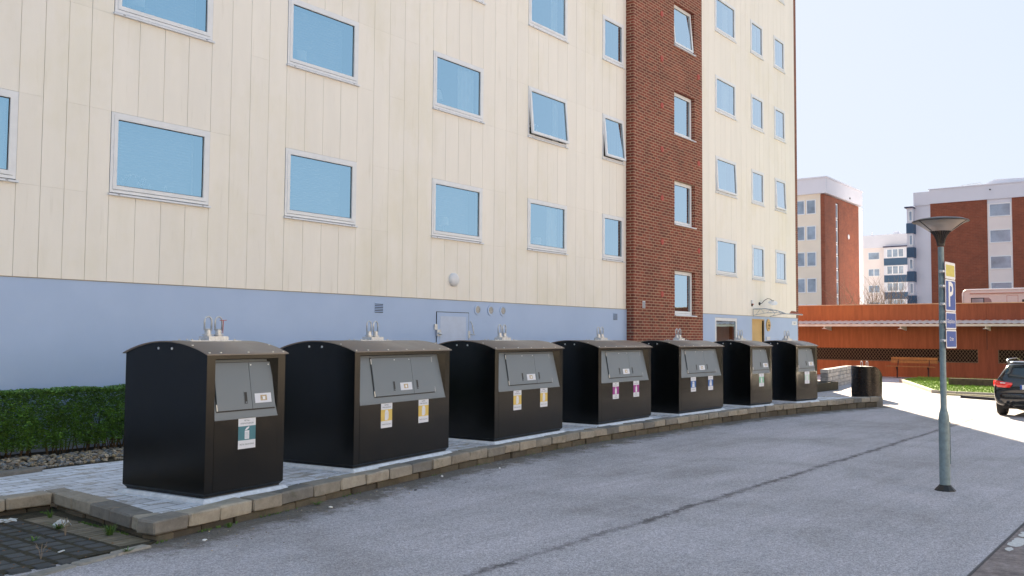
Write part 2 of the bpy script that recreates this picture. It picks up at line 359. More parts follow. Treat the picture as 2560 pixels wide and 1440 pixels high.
# ------------------------------------------------------------------ mesh builder
class MB:
    def __init__(s): s.v = []; s.f = []; s.m = []
    def add(s, vs, fs, m=0):
        o = len(s.v); s.v += [tuple(p) for p in vs]; s.f += [tuple(i + o for i in f) for f in fs]; s.m += [m] * len(fs); return s
    def box(s, x0, y0, z0, x1, y1, z1, m=0):
        return s.add([(x0, y0, z0), (x1, y0, z0), (x1, y1, z0), (x0, y1, z0), (x0, y0, z1), (x1, y0, z1), (x1, y1, z1), (x0, y1, z1)],
                     [(0, 3, 2, 1), (4, 5, 6, 7), (0, 1, 5, 4), (1, 2, 6, 5), (2, 3, 7, 6), (3, 0, 4, 7)], m)
    def bbox(s, c, sz, rz=0, ch=.012, m=0, jit=0):
        """chamfered block: centre c, size sz, rotation rz"""
        hx, hy, hz = sz[0] / 2, sz[1] / 2, sz[2] / 2
        vs = []; idx = {}
        for a in (-1, 1):
            for b_ in (-1, 1):
                for d in (-1, 1):
                    for ax in range(3):
                        p = [a * (hx - (ch if ax != 0 else 0)), b_ * (hy - (ch if ax != 1 else 0)), d * (hz - (ch if ax != 2 else 0))]
                        p = [q + random.uniform(-jit, jit) for q in p]
                        idx[(a, b_, d, ax)] = len(vs)
                        cr, sr = math.cos(rz), math.sin(rz)
                        vs.append((c[0] + cr * p[0] - sr * p[1], c[1] + sr * p[0] + cr * p[1], c[2] + p[2]))
        fs = []
        for k in (-1, 1):
            q = [idx[(k, -1, -1, 0)], idx[(k, 1, -1, 0)], idx[(k, 1, 1, 0)], idx[(k, -1, 1, 0)]]; fs.append(q if k > 0 else q[::-1])
            q = [idx[(-1, k, -1, 1)], idx[(-1, k, 1, 1)], idx[(1, k, 1, 1)], idx[(1, k, -1, 1)]]; fs.append(q if k > 0 else q[::-1])
            q = [idx[(-1, -1, k, 2)], idx[(1, -1, k, 2)], idx[(1, 1, k, 2)], idx[(-1, 1, k, 2)]]; fs.append(q if k > 0 else q[::-1])
        for a in (-1, 1):
            for b_ in (-1, 1):
                q = [idx[(a, b_, -1, 0)], idx[(a, b_, -1, 1)], idx[(a, b_, 1, 1)], idx[(a, b_, 1, 0)]]; fs.append(q if a * b_ > 0 else q[::-1])
                q = [idx[(a, -1, b_, 0)], idx[(a, 1, b_, 0)], idx[(a, 1, b_, 2)], idx[(a, -1, b_, 2)]]; fs.append(q if a * b_ > 0 else q[::-1])
                q = [idx[(-1, a, b_, 1)], idx[(-1, a, b_, 2)], idx[(1, a, b_, 2)], idx[(1, a, b_, 1)]]; fs.append(q if a * b_ > 0 else q[::-1])
                for d in (-1, 1):
                    q = [idx[(a, b_, d, 0)], idx[(a, b_, d, 1)], idx[(a, b_, d, 2)]]; fs.append(q if a * b_ * d > 0 else q[::-1])
        return s.add(vs, fs, m)
    def quad(s, a, b, c, d, m=0): return s.add([a, b, c, d], [(0, 1, 2, 3)], m)
    def prism(s, poly, ax, a0, a1, m=0):
        """polygon in the two other axes, extruded along axis ax"""
        n = len(poly)
        def P(p, t):
            q = list(p); q.insert(ax, t); return tuple(q)
        return s.add([P(p, a0) for p in poly] + [P(p, a1) for p in poly],
                     [tuple(range(n - 1, -1, -1)), tuple(range(n, 2 * n))] + [(i, (i + 1) % n, n + (i + 1) % n, n + i) for i in range(n)], m)
    def tube(s, pts, r, seg=8, m=0, cap=True):
        pts = [Vector(p) for p in pts]; rs = r if isinstance(r, (list, tuple)) else [r] * len(pts)
        rings = []; prev = None
        for i, p in enumerate(pts):
            t = (pts[min(i + 1, len(pts) - 1)] - pts[max(i - 1, 0)])
            if t.length < 1e-9: t = Vector((0, 0, 1))
            t.normalize()
            if prev is None:
                a = Vector((0, 0, 1)) if abs(t.z) < .9 else Vector((1, 0, 0)); u = t.cross(a).normalized()
            else:
                u = prev - t * prev.dot(t); u = u.normalized() if u.length > 1e-6 else t.orthogonal().normalized()
            prev = u; w_ = t.cross(u)
            rings.append([p + (u * math.cos(2 * math.pi * k / seg) + w_ * math.sin(2 * math.pi * k / seg)) * rs[i] for k in range(seg)])
        vs = [v for r_ in rings for v in r_]; fs = []
        for i in range(len(rings) - 1):
            for k in range(seg):
                k2 = (k + 1) % seg; fs.append((i * seg + k, i * seg + k2, (i + 1) * seg + k2, (i + 1) * seg + k))
        if cap: fs.append(tuple(range(seg))[::-1]); fs.append(tuple((len(rings) - 1) * seg + k for k in range(seg)))
        return s.add(vs, fs, m)
    def lathe(s, prof, c=(0, 0, 0), seg=32, m=0, cap=True):
        vs = []; fs = []
        for r, z in prof:
            for k in range(seg): vs.append((c[0] + r * math.cos(2 * math.pi * k / seg), c[1] + r * math.sin(2 * math.pi * k / seg), c[2] + z))
        for i in range(len(prof) - 1):
            for k in range(seg):
                k2 = (k + 1) % seg; fs.append((i * seg + k, i * seg + k2, (i + 1) * seg + k2, (i + 1) * seg + k))
        if cap:
            fs.append(tuple(range(seg))[::-1]); fs.append(tuple((len(prof) - 1) * seg + k for k in range(seg)))
        return s.add(vs, fs, m)
    def mesh(s, name, mats, smooth=False, origin=(0, 0, 0)):
        me = bpy.data.meshes.new(name)
        ox, oy, oz = origin
        me.from_pydata([(x - ox, y - oy, z - oz) for x, y, z in s.v], [], s.f)
        for q in (mats if isinstance(mats, (list, tuple)) else [mats]): me.materials.append(q)
        if any(s.m): me.polygons.foreach_set('material_index', s.m)
        if smooth: me.polygons.foreach_set('use_smooth', [True] * len(s.f))
        me.update(); return me
    def build(s, name, mats, parent=None, smooth=False, origin=None, loc=None):
        if origin is None: origin = parent_loc(parent)
        o = bpy.data.objects.new(name, s.mesh(name, mats, smooth, origin)); col.objects.link(o)
        if parent is not None: o.parent = parent
        if loc: o.location = loc
        return o
def parent_loc(p):
    """world-coordinate builders: shift so that world coordinates stay true below an un-rotated thing"""
    if p is None: return (0, 0, 0)
    x, y, z = 0, 0, 0
    while p is not None:
        x += p.location.x; y += p.location.y; z += p.location.z; p = p.parent
    return (x, y, z)
def mesh_obj(name, me, parent=None, loc=(0, 0, 0)):
    o = bpy.data.objects.new(name, me); col.objects.link(o); o.location = loc
    if parent is not None: o.parent = parent
    return o
def thing(name, label, cat, loc=(0, 0, 0), rz=0, group=None):
    o = bpy.data.objects.new(name, None); o.empty_display_size = .3; col.objects.link(o)
    o.location = loc; o.rotation_euler = (0, 0, rz); o['label'] = label; o['category'] = cat
    if group: o['group'] = group
    return o
def tag(o, label, cat, group=None, kind=None):
    o['label'] = label; o['category'] = cat
    if group: o['group'] = group
    if kind: o['kind'] = kind
    return o
def struct(o): o['kind'] = 'structure'; return o
def bevel(o, wd=.004, seg=2):
    mod = o.modifiers.new('bevel', 'BEVEL'); mod.width = wd; mod.segments = seg; mod.limit_method = 'ANGLE'; mod.angle_limit = R(40)
    return o

_fc = {}
def text_geo(body, size, bold=.0):
    """returns (verts2d, faces) of a text line centred on the origin"""
    key = (body, size, bold)
    if key in _fc: return _fc[key]
    cu = bpy.data.curves.new('t', 'FONT'); cu.body = body; cu.size = size; cu.align_x = 'CENTER'; cu.align_y = 'CENTER'; cu.offset = bold; cu.resolution_u = 2
    ob = bpy.data.objects.new('t', cu); col.objects.link(ob)
    dg = bpy.context.evaluated_depsgraph_get(); dg.update()
    me = bpy.data.meshes.new_from_object(ob.evaluated_get(dg))
    vs = [(v.co.x, v.co.y) for v in me.vertices]; fs = [tuple(p.vertices) for p in me.polygons]
    bpy.data.objects.remove(ob); bpy.data.curves.remove(cu); bpy.data.meshes.remove(me)
    _fc[key] = (vs, fs); return vs, fs

def zg(x):            # the road falls slightly towards the far end
    return -.25 - .0039 * (max(-30, min(60, x)) - 4.6)

# ------------------------------------------------------------------ ground
KX = [(4.671, 7.727), (5.09, 7.80), (5.478, 7.88), (5.938, 7.966), (6.367, 8.04), (6.918, 8.165), (7.418, 8.262), (7.889, 8.338), (8.367, 8.42), (8.864, 8.505), (9.348, 8.585), (9.856, 8.672), (10.367, 8.752), (10.859, 8.815), (11.342, 8.855), (11.78, 8.90), (12.3, 8.955), (12.8, 8.998), (13.288, 9.03), (13.79, 9.06), (14.26, 9.075), (14.731, 9.085), (15.19, 9.09), (15.66, 9.095), (16.14, 9.095), (16.58, 9.09), (17.07, 9.09), (17.577, 9.09), (18.09, 9.09), (18.588, 9.085), (19.08, 9.08), (19.57, 9.06), (20.04, 9.04), (20.52, 9.015), (21.01, 8.985), (21.49, 8.95), (21.98, 8.91), (22.42, 8.855), (22.84, 8.79), (23.34, 8.72), (23.86, 8.68), (24.34, 8.61), (24.77, 8.53), (25.15, 8.44), (25.6, 8.35), (26.07, 8.26), (26.56, 8.17), (26.99, 8.06), (27.45, 7.96), (28.0, 7.79)]
LEFTX = [(4.671, 7.727), (4.70, 8.17), (4.735, 8.62), (4.765, 9.07), (4.795, 9.52), (4.83, 9.97)]
LEFTY = [(4.83, 9.97), (4.34, 9.97), (3.62, 9.97), (2.9, 9.97), (2.1, 9.97), (1.3, 9.97), (.4, 9.97)]
ZT = -.055
def kerb_dist(x, y):
    best = 9
    for P in (KX, LEFTX):
        for (x0, y0), (x1, y1) in zip(P, P[1:]):
            dx, dy = x1 - x0, y1 - y0; t = max(0, min(1, ((x - x0) * dx + (y - y0) * dy) / (dx * dx + dy * dy)))
            d = math.hypot(x - x0 - t * dx, y - y0 - t * dy); best = min(best, d)
    return best
def build_ground():
    xs = sorted(set([-400, -200, -100, -60, -30, -15, -5, 0] + [round(1 + .3 * i, 3) for i in range(104)] + [34, 36, 38, 40, 45, 50, 60, 80, 120, 200, 400, 900]))
    ys = sorted(set([-400, -200, -100, -50, -20, -8, -3, 0, 2, 4, 5.5, 6.2] + [round(6.6 + .22 * i, 3) for i in range(18)] + [12, 14, 18, 25, 40, 80, 200, 500, 900]))
    vs = [(x, y, zg(x)) for y in ys for x in xs]; nx = len(xs)
    fs = [(j * nx + i, j * nx + i + 1, (j + 1) * nx + i + 1, (j + 1) * nx + i) for j in range(len(ys) - 1) for i in range(nx - 1)]
    mb = MB(); mb.add(vs, fs); o = mb.build('road', M['asphalt'])
    a = o.data.attributes.new('kerbdist', 'FLOAT', 'POINT')
    a.data.foreach_set('value', [kerb_dist(v[0], v[1]) if 0 < v[0] < 34 and 2 < v[1] < 14 else 3.0 for v in vs])
    struct(o)
build_ground()

# terrace slab with pavers (front and left edges follow the kerb)
front = [(x, y + .21) for x, y in KX]
poly = [(.4, 10.14), (5.02, 10.14), (4.98, 9.1), (4.92, 8.3), (4.90, 7.97)] + front[1:-1] + [(27.95, 7.95), (27.1, 9.2), (26.6, 10.3), (26.5, 11.84), (6.7, 11.84), (5.8, 11.82), (5.2, 11.72), (4.4, 11.58), (3.2, 11.4), (.4, 11.1)]
mb = MB(); mb.prism(poly, 2, -.62, ZT - .006); o = struct(mb.build('paved_terrace', M['pavers']))
mb = MB(); mb.prism([(.4, 11.1), (3.2, 11.4), (4.4, 11.58), (5.2, 11.72), (5.8, 11.82), (6.7, 11.84), (36.6, 11.84), (36.6, 13.52), (.4, 13.52)], 2, -.62, ZT + .002); struct(mb.build('planting_bed_soil', M['soil']))
# pit floor around the setts
mb = MB(); mb.prism([(-3, 7.33), (4.60, 7.70), (4.85, 7.85), (4.9, 10.2), (-3, 10.2)], 2, -.6, -.2335); struct(mb.build('sett_bed_soil', M['soil']))

# setts
mb = MB()
def front_y(x): return 7.40 + (x - 3.5) * .21 if x > 3.5 else 7.40 + (x - 3.5) * .21
for i in range(26):
    for j in range(20):
        x = 4.26 - .205 * i + random.uniform(-.006, .006); y = 9.55 - .172 * j + random.uniform(-.005, .005)
        if y < front_y(x) + .17: continue
        mb.bbox((x, y, -.2595 + random.uniform(-.001, .002)), (.172 + random.uniform(-.014, .008), .145 + random.uniform(-.010, .006), .06), random.uniform(-.05, .05), .014, 0, .003)
tag(mb.build('sett_paving', M['sett']), 'dark square setts with mossy joints beside the kerb corner', 'paving')
# brown strip beside the kerb and along the back, pale strip against the asphalt
mb = MB()
for j in range(24):
    y = 9.62 - .085 * j
    if y < 7.75: break
    mb.bbox((4.535, y, -.2555 + random.uniform(-.001, .001)), (.31, .079, .05), random.uniform(-.02, .02), .006, 0, .002)
for i in range(14): mb.bbox((4.22 - .26 * i, 9.76, -.2565), (.24, .2, .05), 0, .01, 0, .003)
tag(mb.build('edging_strip', M['strip_brown']), 'narrow brown edging slabs between dark setts and kerb', 'edging')
mb = MB()
for i in range(16):
    x = 4.40 - .385 * i; y = front_y(x) + .04 if i else front_y(x) + .055
    mb.bbox((x, y, -.259 + random.uniform(-.001, .001)), (.37, .125, .055), math.atan(.21) + random.uniform(-.01, .01), .012, 0, .003)
tag(mb.build('edging_blocks', M['strip_pale']), 'row of pale edging blocks between dark setts and asphalt', 'edging')

# kerb wall
def kerb_course(mb, P, z0, z1, width, inset, jit=.005, half=False, gap=.016):
    pts = P
    if half:
        pts = [P[0]] + [((a[0] + b[0]) / 2, (a[1] + b[1]) / 2) for a, b in zip(P, P[1:])] + [P[-1]]
    for (x0, y0), (x1, y1) in zip(pts, pts[1:]):
        L = math.hypot(x1 - x0, y1 - y0); a = math.atan2(y1 - y0, x1 - x0); nx, ny = -math.sin(a), math.cos(a)
        d = inset + random.uniform(-.012, .012)
        cx, cy = (x0 + x1) / 2 + nx * (width / 2 + d), (y0 + y1) / 2 + ny * (width / 2 + d)
        zt = z1 + random.uniform(-.004, .004)
        mb.bbox((cx, cy, (z0 + zt) / 2), (L - gap * random.uniform(.5, 1.5), width, zt - z0), a + random.uniform(-.02, .02), .014, 0, jit)
kt = thing('stone_kerb_wall', 'low curved kerb wall of tumbled grey blocks edging the paved terrace', 'kerb wall', (16, 9, zg(16)))
mb = MB()
kerb_course(mb, KX, -.178, ZT + .008, .24, 0, .008)
rev = LEFTX[::-1]
kerb_course(mb, rev[:-1] + [(4.671, 7.97)], -.178, ZT + .006, .24, 0)
kerb_course(mb, LEFTY[::-1], -.178, ZT + .006, .2, 0)
mb.bbox((4.955, 10.09, (-.178 + ZT) / 2), (.235, .225, ZT + .178), .03, .014, 0, .004)
o = mb.build('top_course', M['kerb'], kt)
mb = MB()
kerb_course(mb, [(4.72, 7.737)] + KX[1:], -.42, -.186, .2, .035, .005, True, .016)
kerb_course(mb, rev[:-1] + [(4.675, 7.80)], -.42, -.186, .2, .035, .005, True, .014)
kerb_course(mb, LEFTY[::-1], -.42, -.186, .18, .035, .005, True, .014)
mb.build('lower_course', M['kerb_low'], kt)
mb = MB(); z_ = ZT - .02
for P_, wd in (([(4.80, 7.75)] + KX[1:], .20), (LEFTX[::-1][:-1] + [(4.69, 7.90)], .20), (LEFTY[::-1], .17)):
    for (x0, y0), (x1, y1) in zip(P_, P_[1:]):
        a = math.atan2(y1 - y0, x1 - x0); nx, ny = -math.sin(a), math.cos(a); i0, i1 = .055, .055 + wd - .03
        mb.add([(x0 + nx * i0, y0 + ny * i0, -.45), (x1 + nx * i0, y1 + ny * i0, -.45), (x1 + nx * i1, y1 + ny * i1, -.45), (x0 + nx * i1, y0 + ny * i1, -.45),
                (x0 + nx * i0, y0 + ny * i0, z_), (x1 + nx * i0, y1 + ny * i0, z_), (x1 + nx * i1, y1 + ny * i1, z_), (x0 + nx * i1, y0 + ny * i1, z_)], [(4, 5, 6, 7), (0, 1, 5, 4), (1, 2, 6, 5), (2, 3, 7, 6), (3, 0, 4, 7)])
mb.build('joint_bed', simple('dark_joint_sand', (.022, .018, .013), .95), kt)
# end return of the terrace
mb = MB()
E2 = [(28.02, 7.8), (27.72, 8.26), (27.42, 8.7), (27.12, 9.16), (26.85, 9.66), (26.62, 10.2)]
kerb_course(mb, E2, -.42, ZT + .002, .14, 0, .002)
mb.build('end_course', M['kerb'], kt)
# back border kerb at the left
mb = MB()
for (x0, y0), (x1, y1) in zip([(5.5, 11.74), (4.75, 11.6), (3.9, 11.45), (3.0, 11.3), (2.0, 11.2)], [(4.75, 11.6), (3.9, 11.45), (3.0, 11.3), (2.0, 11.2), (1.0, 11.1)]):
    L = math.hypot(x1 - x0, y1 - y0); mb.bbox(((x0 + x1) / 2, (y0 + y1) / 2, ZT + .0), (L - .01, .17, .09), math.atan2(y0 - y1, x0 - x1), .014, 0, .003)
tag(mb.build('border_kerb', M['kerb']), 'short row of kerb stones between the gravel bed and the paved terrace', 'kerb')

# stone wall by the grey cylinder bin and the low block steps in front of it
def block_wall(name, label, p0, p1, ztop0, ztop1, courses, width=.24, L=.3, mat='wall_stone', zb=None):
    mb = MB(); D = math.hypot(p1[0] - p0[0], p1[1] - p0[1]); a = math.atan2(p1[1] - p0[1], p1[0] - p0[0]); nb = max(1, int(D / L))
    for c in range(courses):
        off = .5 * (c % 2)
        for i in range(nb + (1 if off else 0)):
            t0 = max(0, (i - off) / nb); t1 = min(1, (i + 1 - off) / nb); tm = (t0 + t1) / 2
            x, y = p0[0] + (p1[0] - p0[0]) * tm, p0[1] + (p1[1] - p0[1]) * tm
            zb_ = zg(x) - .03; zt = ztop0 + (ztop1 - ztop0) * tm; h = (zt - zb_) / courses
            mb.bbox((x, y, zb_ + h * (c + .5)), ((t1 - t0) * D - .012, width * random.uniform(.96, 1.03), h - .01), a, .014, 0, .006)
    t = tag(mb.build(name, M[mat]), label, 'wall'); return t
block_wall('stone_block_wall', 'grey stone block wall behind the bins beside the dark cylinder bin', (36.6, 12.4), (43.65, 13.62), .42, .39, 5, .3, .34)
block_wall('low_block_wall', 'low two course stub of pale blocks right behind the last square bin', (28.6, 10.3), (31.1, 11.0), -.05, -.05, 2, .3, .5)

# ------------------------------------------------------------------ apartment building
YF = 13.555; YB = 13.31; ZP = 2.478; TOP = 24.0
bld = thing('apartment_building', 'tall cream panelled apartment block with blue grey plinth and a red brick stair tower', 'building', (20, YF, -.3))
ROW0, ROWH, FH = 3.822, 1.322, 2.86
winL = {0: (4.11, 5.88), 1: (7.27, 9.04), 2: (10.64, 12.41), 3: (14.64, 16.39), 4: (18.17, 19.92), 5: (21.70, 22.87)}
winR = {6: (29.09, 30.83), 7: (32.20, 33.40), 8: (34.49, 35.64)}
XL0, XT0, XT1, XR1 = -2.0, 23.03, 27.56, 36.70
NR = 6
def holes_for(W_):
    return [(x0, ROW0 + FH * k, x1, ROW0 + FH * k + ROWH) for k in range(NR) for x0, x1 in W_.values()]
def wall_holes(mb, x0, x1, z0, z1, holes, y, m=0, reveal=.18):
    """front facing -Y with rectangular openings and reveals"""
    xs = sorted(set([x0, x1] + [h[0] for h in holes] + [h[2] for h in holes])); zs = sorted(set([z0, z1] + [h[1] for h in holes] + [h[3] for h in holes]))
    for i in range(len(xs) - 1):
        for j in range(len(zs) - 1):
            cx, cz = (xs[i] + xs[i + 1]) / 2, (zs[j] + zs[j + 1]) / 2
            if any(h[0] < cx < h[2] and h[1] < cz < h[3] for h in holes): continue
            mb.quad((xs[i], y, zs[j]), (xs[i + 1], y, zs[j]), (xs[i + 1], y, zs[j + 1]), (xs[i], y, zs[j + 1]), m)
    for a, b, c, d in holes:
        mb.quad((a, y, b), (a, y + reveal, b), (a, y + reveal, d), (a, y, d), m)
        mb.quad((c, y, b), (c, y, d), (c, y + reveal, d), (c, y + reveal, b), m)
        mb.quad((a, y, d), (a, y + reveal, d), (c, y + reveal, d), (c, y, d), m)
        mb.quad((a, y, b), (c, y, b), (c, y + reveal, b), (a, y + reveal, b), m)
# backing (seen in the joints)
mb = MB()
wall_holes(mb, XL0, XT0, ZP, TOP, holes_for(winL), YF + .03); mb.build('backing_wall', M['groove'], bld); mb = MB()
wall_holes(mb, XT1, XR1, ZP, TOP, holes_for(winR), YF + .03)
mb.build('backing_wall', M['groove'], bld)
# cladding panels
def joints(x0, x1, W_, pitch=.44):
    xs = [x0]; marks = sorted([a for w_ in W_.values() for a in w_ if x0 < a < x1]) + [x1]
    seen = [x0] + marks
    for a, b in zip(seen, seen[1:]):
        p = pitch
        if abs(a - 5.88) < .02: p = .35
        if abs(a - 21.70) < .02: p = .39
        nn = max(1, round((b - a) / p))
        for k in range(1, nn + 1): xs.append(a + (b - a) * k / nn)
    return xs
def cladding(mb, x0, x1, W_):
    js = joints(x0, x1, W_); g = .0034
    for a, b in zip(js, js[1:]):
        cm = (a + b) / 2; inw = any(p < cm < q for p, q in W_.values())
        z = ZP
        segs = []
        for k in range(NR + 1):
            zs = ROW0 + FH * k; ze = zs + ROWH
            segs.append((z, min(zs, TOP)))
            if k == NR: break
            if not inw: segs.append((zs, ze))
            z = ze
        if not inw:      # random longer boards: some columns skip the faint cross joints
            out = []
            for s_ in segs:
                if out and random.random() < .35: out[-1] = (out[-1][0], s_[1])
                else: out.append(s_)
            segs = out
        dz = random.uniform(0, .0015)
        for s0, s1 in segs:
            mb.box(a + g, YF - dz, s0 + .0008, b - g, YF + .03 - .001, s1 - .0008)
mb = MB(); cladding(mb, XL0, XT0 - .02, winL); mb.build('cladding', M['cream'], bld)
mb = MB(); cladding(mb, XT1 + .005, XR1, winR); mb.build('cladding', M['cream'], bld)
# plinth (ground windows and door cut out on the right)
GW = (28.98, 1.05, 30.82, 2.36); GD = (32.14, .25, 33.33, 2.37)
mb = MB()
mb.box(XL0, YF - .012, -.6, XT0, YF + .25, ZP - .012)
wall_holes(mb, XT1, 36.83, -.6, ZP - .012, [GW, GD], YF - .012)
mb.quad((XT1, YF - .012, ZP - .012), (36.83, YF - .012, ZP - .012), (36.83, YF + .03, ZP - .012), (XT1, YF + .03, ZP - .012))
mb.quad((36.83, YF - .012, -.6), (36.83, YF + 1.4, -.6), (36.83, YF + 1.4, ZP - .012), (36.83, YF - .012, ZP - .012))
mb.build('plinth', M['plinth'], bld)
mb = MB(); mb.box(XL0, YF - .022, ZP - .012, XT0 - .004, YF + .02, ZP - .002); mb.box(XT1 + .004, YF - .022, ZP - .012, 36.84, YF + .02, ZP - .002)
mb.build('drip_flashing', M['groove'], bld)
# brick stair tower with window openings
bw0, bw1 = 25.585, 27.0
bh = [(bw0, 2.33 + FH * k, bw1, 3.77 + FH * k) for k in range(NR + 1)]
mb = MB(); wall_holes(mb, XT0, XT1, -.6, TOP + .4, bh, YB, 0, .2)
mb.quad((XT0, YB, -.6), (XT0, YB, TOP + .4), (XT0, YF + .3, TOP + .4), (XT0, YF + .3, -.6))
mb.quad((XT1, YB, -.6), (XT1, YF + .3, -.6), (XT1, YF + .3, TOP + .4), (XT1, YB, TOP + .4))
mb.build('brick_tower', M['brick'], bld)
# rear brick volume that shows as a thin strip at the right end
mb = MB(); mb.box(36.72, 15.0, -.6, 40.9, 27, TOP); mb.build('brick_gable', M['brick'], bld)
# body behind
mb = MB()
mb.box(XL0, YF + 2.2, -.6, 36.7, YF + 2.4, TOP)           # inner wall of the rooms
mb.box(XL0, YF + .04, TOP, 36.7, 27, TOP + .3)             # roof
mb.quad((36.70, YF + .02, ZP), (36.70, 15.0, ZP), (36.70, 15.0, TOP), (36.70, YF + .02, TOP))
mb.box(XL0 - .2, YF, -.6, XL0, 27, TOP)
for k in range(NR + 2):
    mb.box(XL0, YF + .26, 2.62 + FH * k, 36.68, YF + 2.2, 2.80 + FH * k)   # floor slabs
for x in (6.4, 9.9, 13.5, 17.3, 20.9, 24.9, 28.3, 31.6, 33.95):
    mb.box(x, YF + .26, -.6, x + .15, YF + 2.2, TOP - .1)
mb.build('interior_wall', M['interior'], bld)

# window kit ---------------------------------------------------------------
wcache = {}
def ring(mb, x0, z0, x1, z1, t, y0, y1, m=0):
    mb.box(x0, y0, z0, x0 + t, y1, z1, m); mb.box(x1 - t, y0, z0, x1, y1, z1, m)
    mb.box(x0 + t, y0, z0, x1 - t, y1, z0 + t, m); mb.box(x0 + t, y0, z1 - t, x1 - t, y1, z1, m)
def window(x0, x1, z0, z1, y, tilt=0, blind=None, curtain=None, deep=0, blind_len=1.0):
    """origin: bottom-left front corner of the opening; frame > sash, pane, sill"""
    W_, H_ = x1 - x0, z1 - z0; k = (round(W_, 3), round(H_, 3), deep)
    if k not in wcache:
        a = MB(); ring(a, .006, .05, W_ - .006, H_ - .006, .045, -.012 + deep, .10 + deep)
        b = MB(); ring(b, 0, 0, W_ - .104, H_ - .152, .062, -.018, .035)
        g = MB(); ring(g, .062, .062, W_ - .166, H_ - .214, .012, .012, .03)
        p = MB(); p.quad((.064, .016, .064), (W_ - .168, .016, .064), (W_ - .168, .016, H_ - .216), (.064, .016, H_ - .216))
        s = MB(); s.prism([(-.055 + (-.01 if deep else 0), 0), (-.05 + (-.01 if deep else 0), .03), (.10 + deep, .056), (.10 + deep, .0)], 0, -.02 if not deep else -.03, W_ + .02)
        for hx in (.12, W_ - .16): s.box(hx, -.058, .012, hx + .035, -.05, .02, 1)
        wcache[k] = (a.mesh('window', M['white']), b.mesh('sash', M['white']), g.mesh('gasket', M['gasket']), p.mesh('pane', M['glass']), s.mesh('sill', [M['white_metal'], M['black']]))
    a, b, g, p, s = wcache[k]
    o = mesh_obj('window', a, bld, (x0 - 20, y - YF, z0 + .3))
    sh = mesh_obj('sash', b, o, (.052, deep, H_ - .052)); sh.location.z = .102
    pn = mesh_obj('pane', p, o, (.052, deep, .102)); gs = mesh_obj('gasket', g, o, (.052, deep, .102))
    if tilt:      # top-hung sash pushed out at the bottom
        Hs = H_ - .152; c_, s_ = math.cos(R(tilt)), math.sin(R(tilt))
        for q in (sh, pn, gs):
            q.rotation_euler = (R(-tilt) * 1, 0, 0)
            q.location = (.052, deep - .005 - Hs * s_, .102 + Hs * (1 - c_))
    mesh_obj('sill', s, o, (0, 0, 0))
    if blind:
        kb = ('b', k, blind_len)
        if kb not in wcache:
            mb = MB(); n_ = int((H_ - .2) * blind_len / .05)
            vs = []
            for i in range(2 * n_ + 1):
                z = H_ - .12 - i * .025; yy = (.156 if i % 2 else .168) + deep + .17
                vs += [(.13, yy, z), (W_ - .13, yy, z)]
            mb.add(vs, [(2 * i, 2 * i + 1, 2 * i + 3, 2 * i + 2) for i in range(2 * n_)])
            for xx in (.13 + (W_ - .26) * .33, .13 + (W_ - .26) * .67): mb.box(xx, .146 + deep + .17, H_ - .12 - n_ * .05, xx + .008, .148 + deep + .17, H_ - .1)
            mb.box(.12, .14 + deep + .17, H_ - .12, W_ - .12, .18 + deep + .17, H_ - .075); mb.box(.13, .148 + deep + .17, H_ - .13 - n_ * .05, W_ - .13, .172 + deep + .17, H_ - .115 - n_ * .05)
            wcache[kb] = mb.mesh('blind', M['blind'])
        mesh_obj('blind', wcache[kb], o)
    for c_ in (curtain or []):
        side, frac, dark = c_; cy = .26 if not blind else .40
        mb = MB(); n_ = 26; a0, a1 = (.07, .07 + (W_ - .14) * frac) if side == 'l' else (W_ - .07 - (W_ - .14) * frac, W_ - .07)
        vs = []
        for i in range(n_ + 1):
            t = i / n_; xx = a0 + (a1 - a0) * t; yy = cy + deep + .022 * math.sin(t * frac * 70) + .008 * math.sin(t * 31)
            vs += [(xx, yy, .04), (xx, yy, H_ - .06)]
        mb.add(vs, [(2 * i, 2 * i + 2, 2 * i + 3, 2 * i + 1) for i in range(n_)])
        mb.build('curtain', M['curtain_dark' if dark else 'curtain'], o, smooth=True, origin=(0, 0, 0))
    return o
def Z0(r): return ROW0 + FH * (r - 2)
spec = {}
spec[(1, 2)] = dict(blind=1, curtain=[('r', .24, 0)]); spec[(1, 3)] = dict(blind=1, curtain=[('r', .28, 0)])
spec[(2, 2)] = dict(blind=1); spec[(2, 3)] = dict(blind=1)
spec[(3, 2)] = dict(blind=1, blind_len=.9); spec[(3, 3)] = dict(curtain=[('r', .34, 0)]); spec[(3, 4)] = dict(blind=1)
spec[(4, 2)] = dict(curtain=[('r', .30, 0)]); spec[(4, 3)] = dict(tilt=5, curtain=[('r', .14, 0)]); spec[(4, 4)] = dict(curtain=[('r', .2, 0), ('l', .16, 0)])
spec[(5, 2)] = dict(curtain=[('r', .16, 1)]); spec[(5, 3)] = dict(tilt=5, curtain=[('r', .2, 1), ('l', .3, 0)]); spec[(5, 4)] = dict(curtain=[('r', .18, 1)])
spec[(6, 2)] = dict(); spec[(6, 3)] = dict(tilt=2.5, blind=1); spec[(6, 4)] = dict(curtain=[('l', .2, 0), ('r', .35, 0)]); spec[(6, 5)] = dict(curtain=[('r', .3, 0)])
spec[(7, 3)] = dict(blind=1); spec[(8, 3)] = dict(tilt=2.5); spec[(8, 5)] = dict(curtain=[('l', .3, 0)])
spec[(0, 2)] = dict(curtain=[('r', .25, 0)])
for c, (x0, x1) in {**winL, **winR}.items():
    for r in range(2, 2 + NR):
        if c in (0, 1, 2) and r > 4: continue
        if c in (3, 4, 5) and r > 5: continue
        if r > 6: continue
        window(x0, x1, Z0(r), Z0(r) + ROWH, YF, **spec.get((c, r), dict(blind=1) if random.random() < .5 else dict(curtain=[('l', .2, 0), ('r', .2, 0)])))
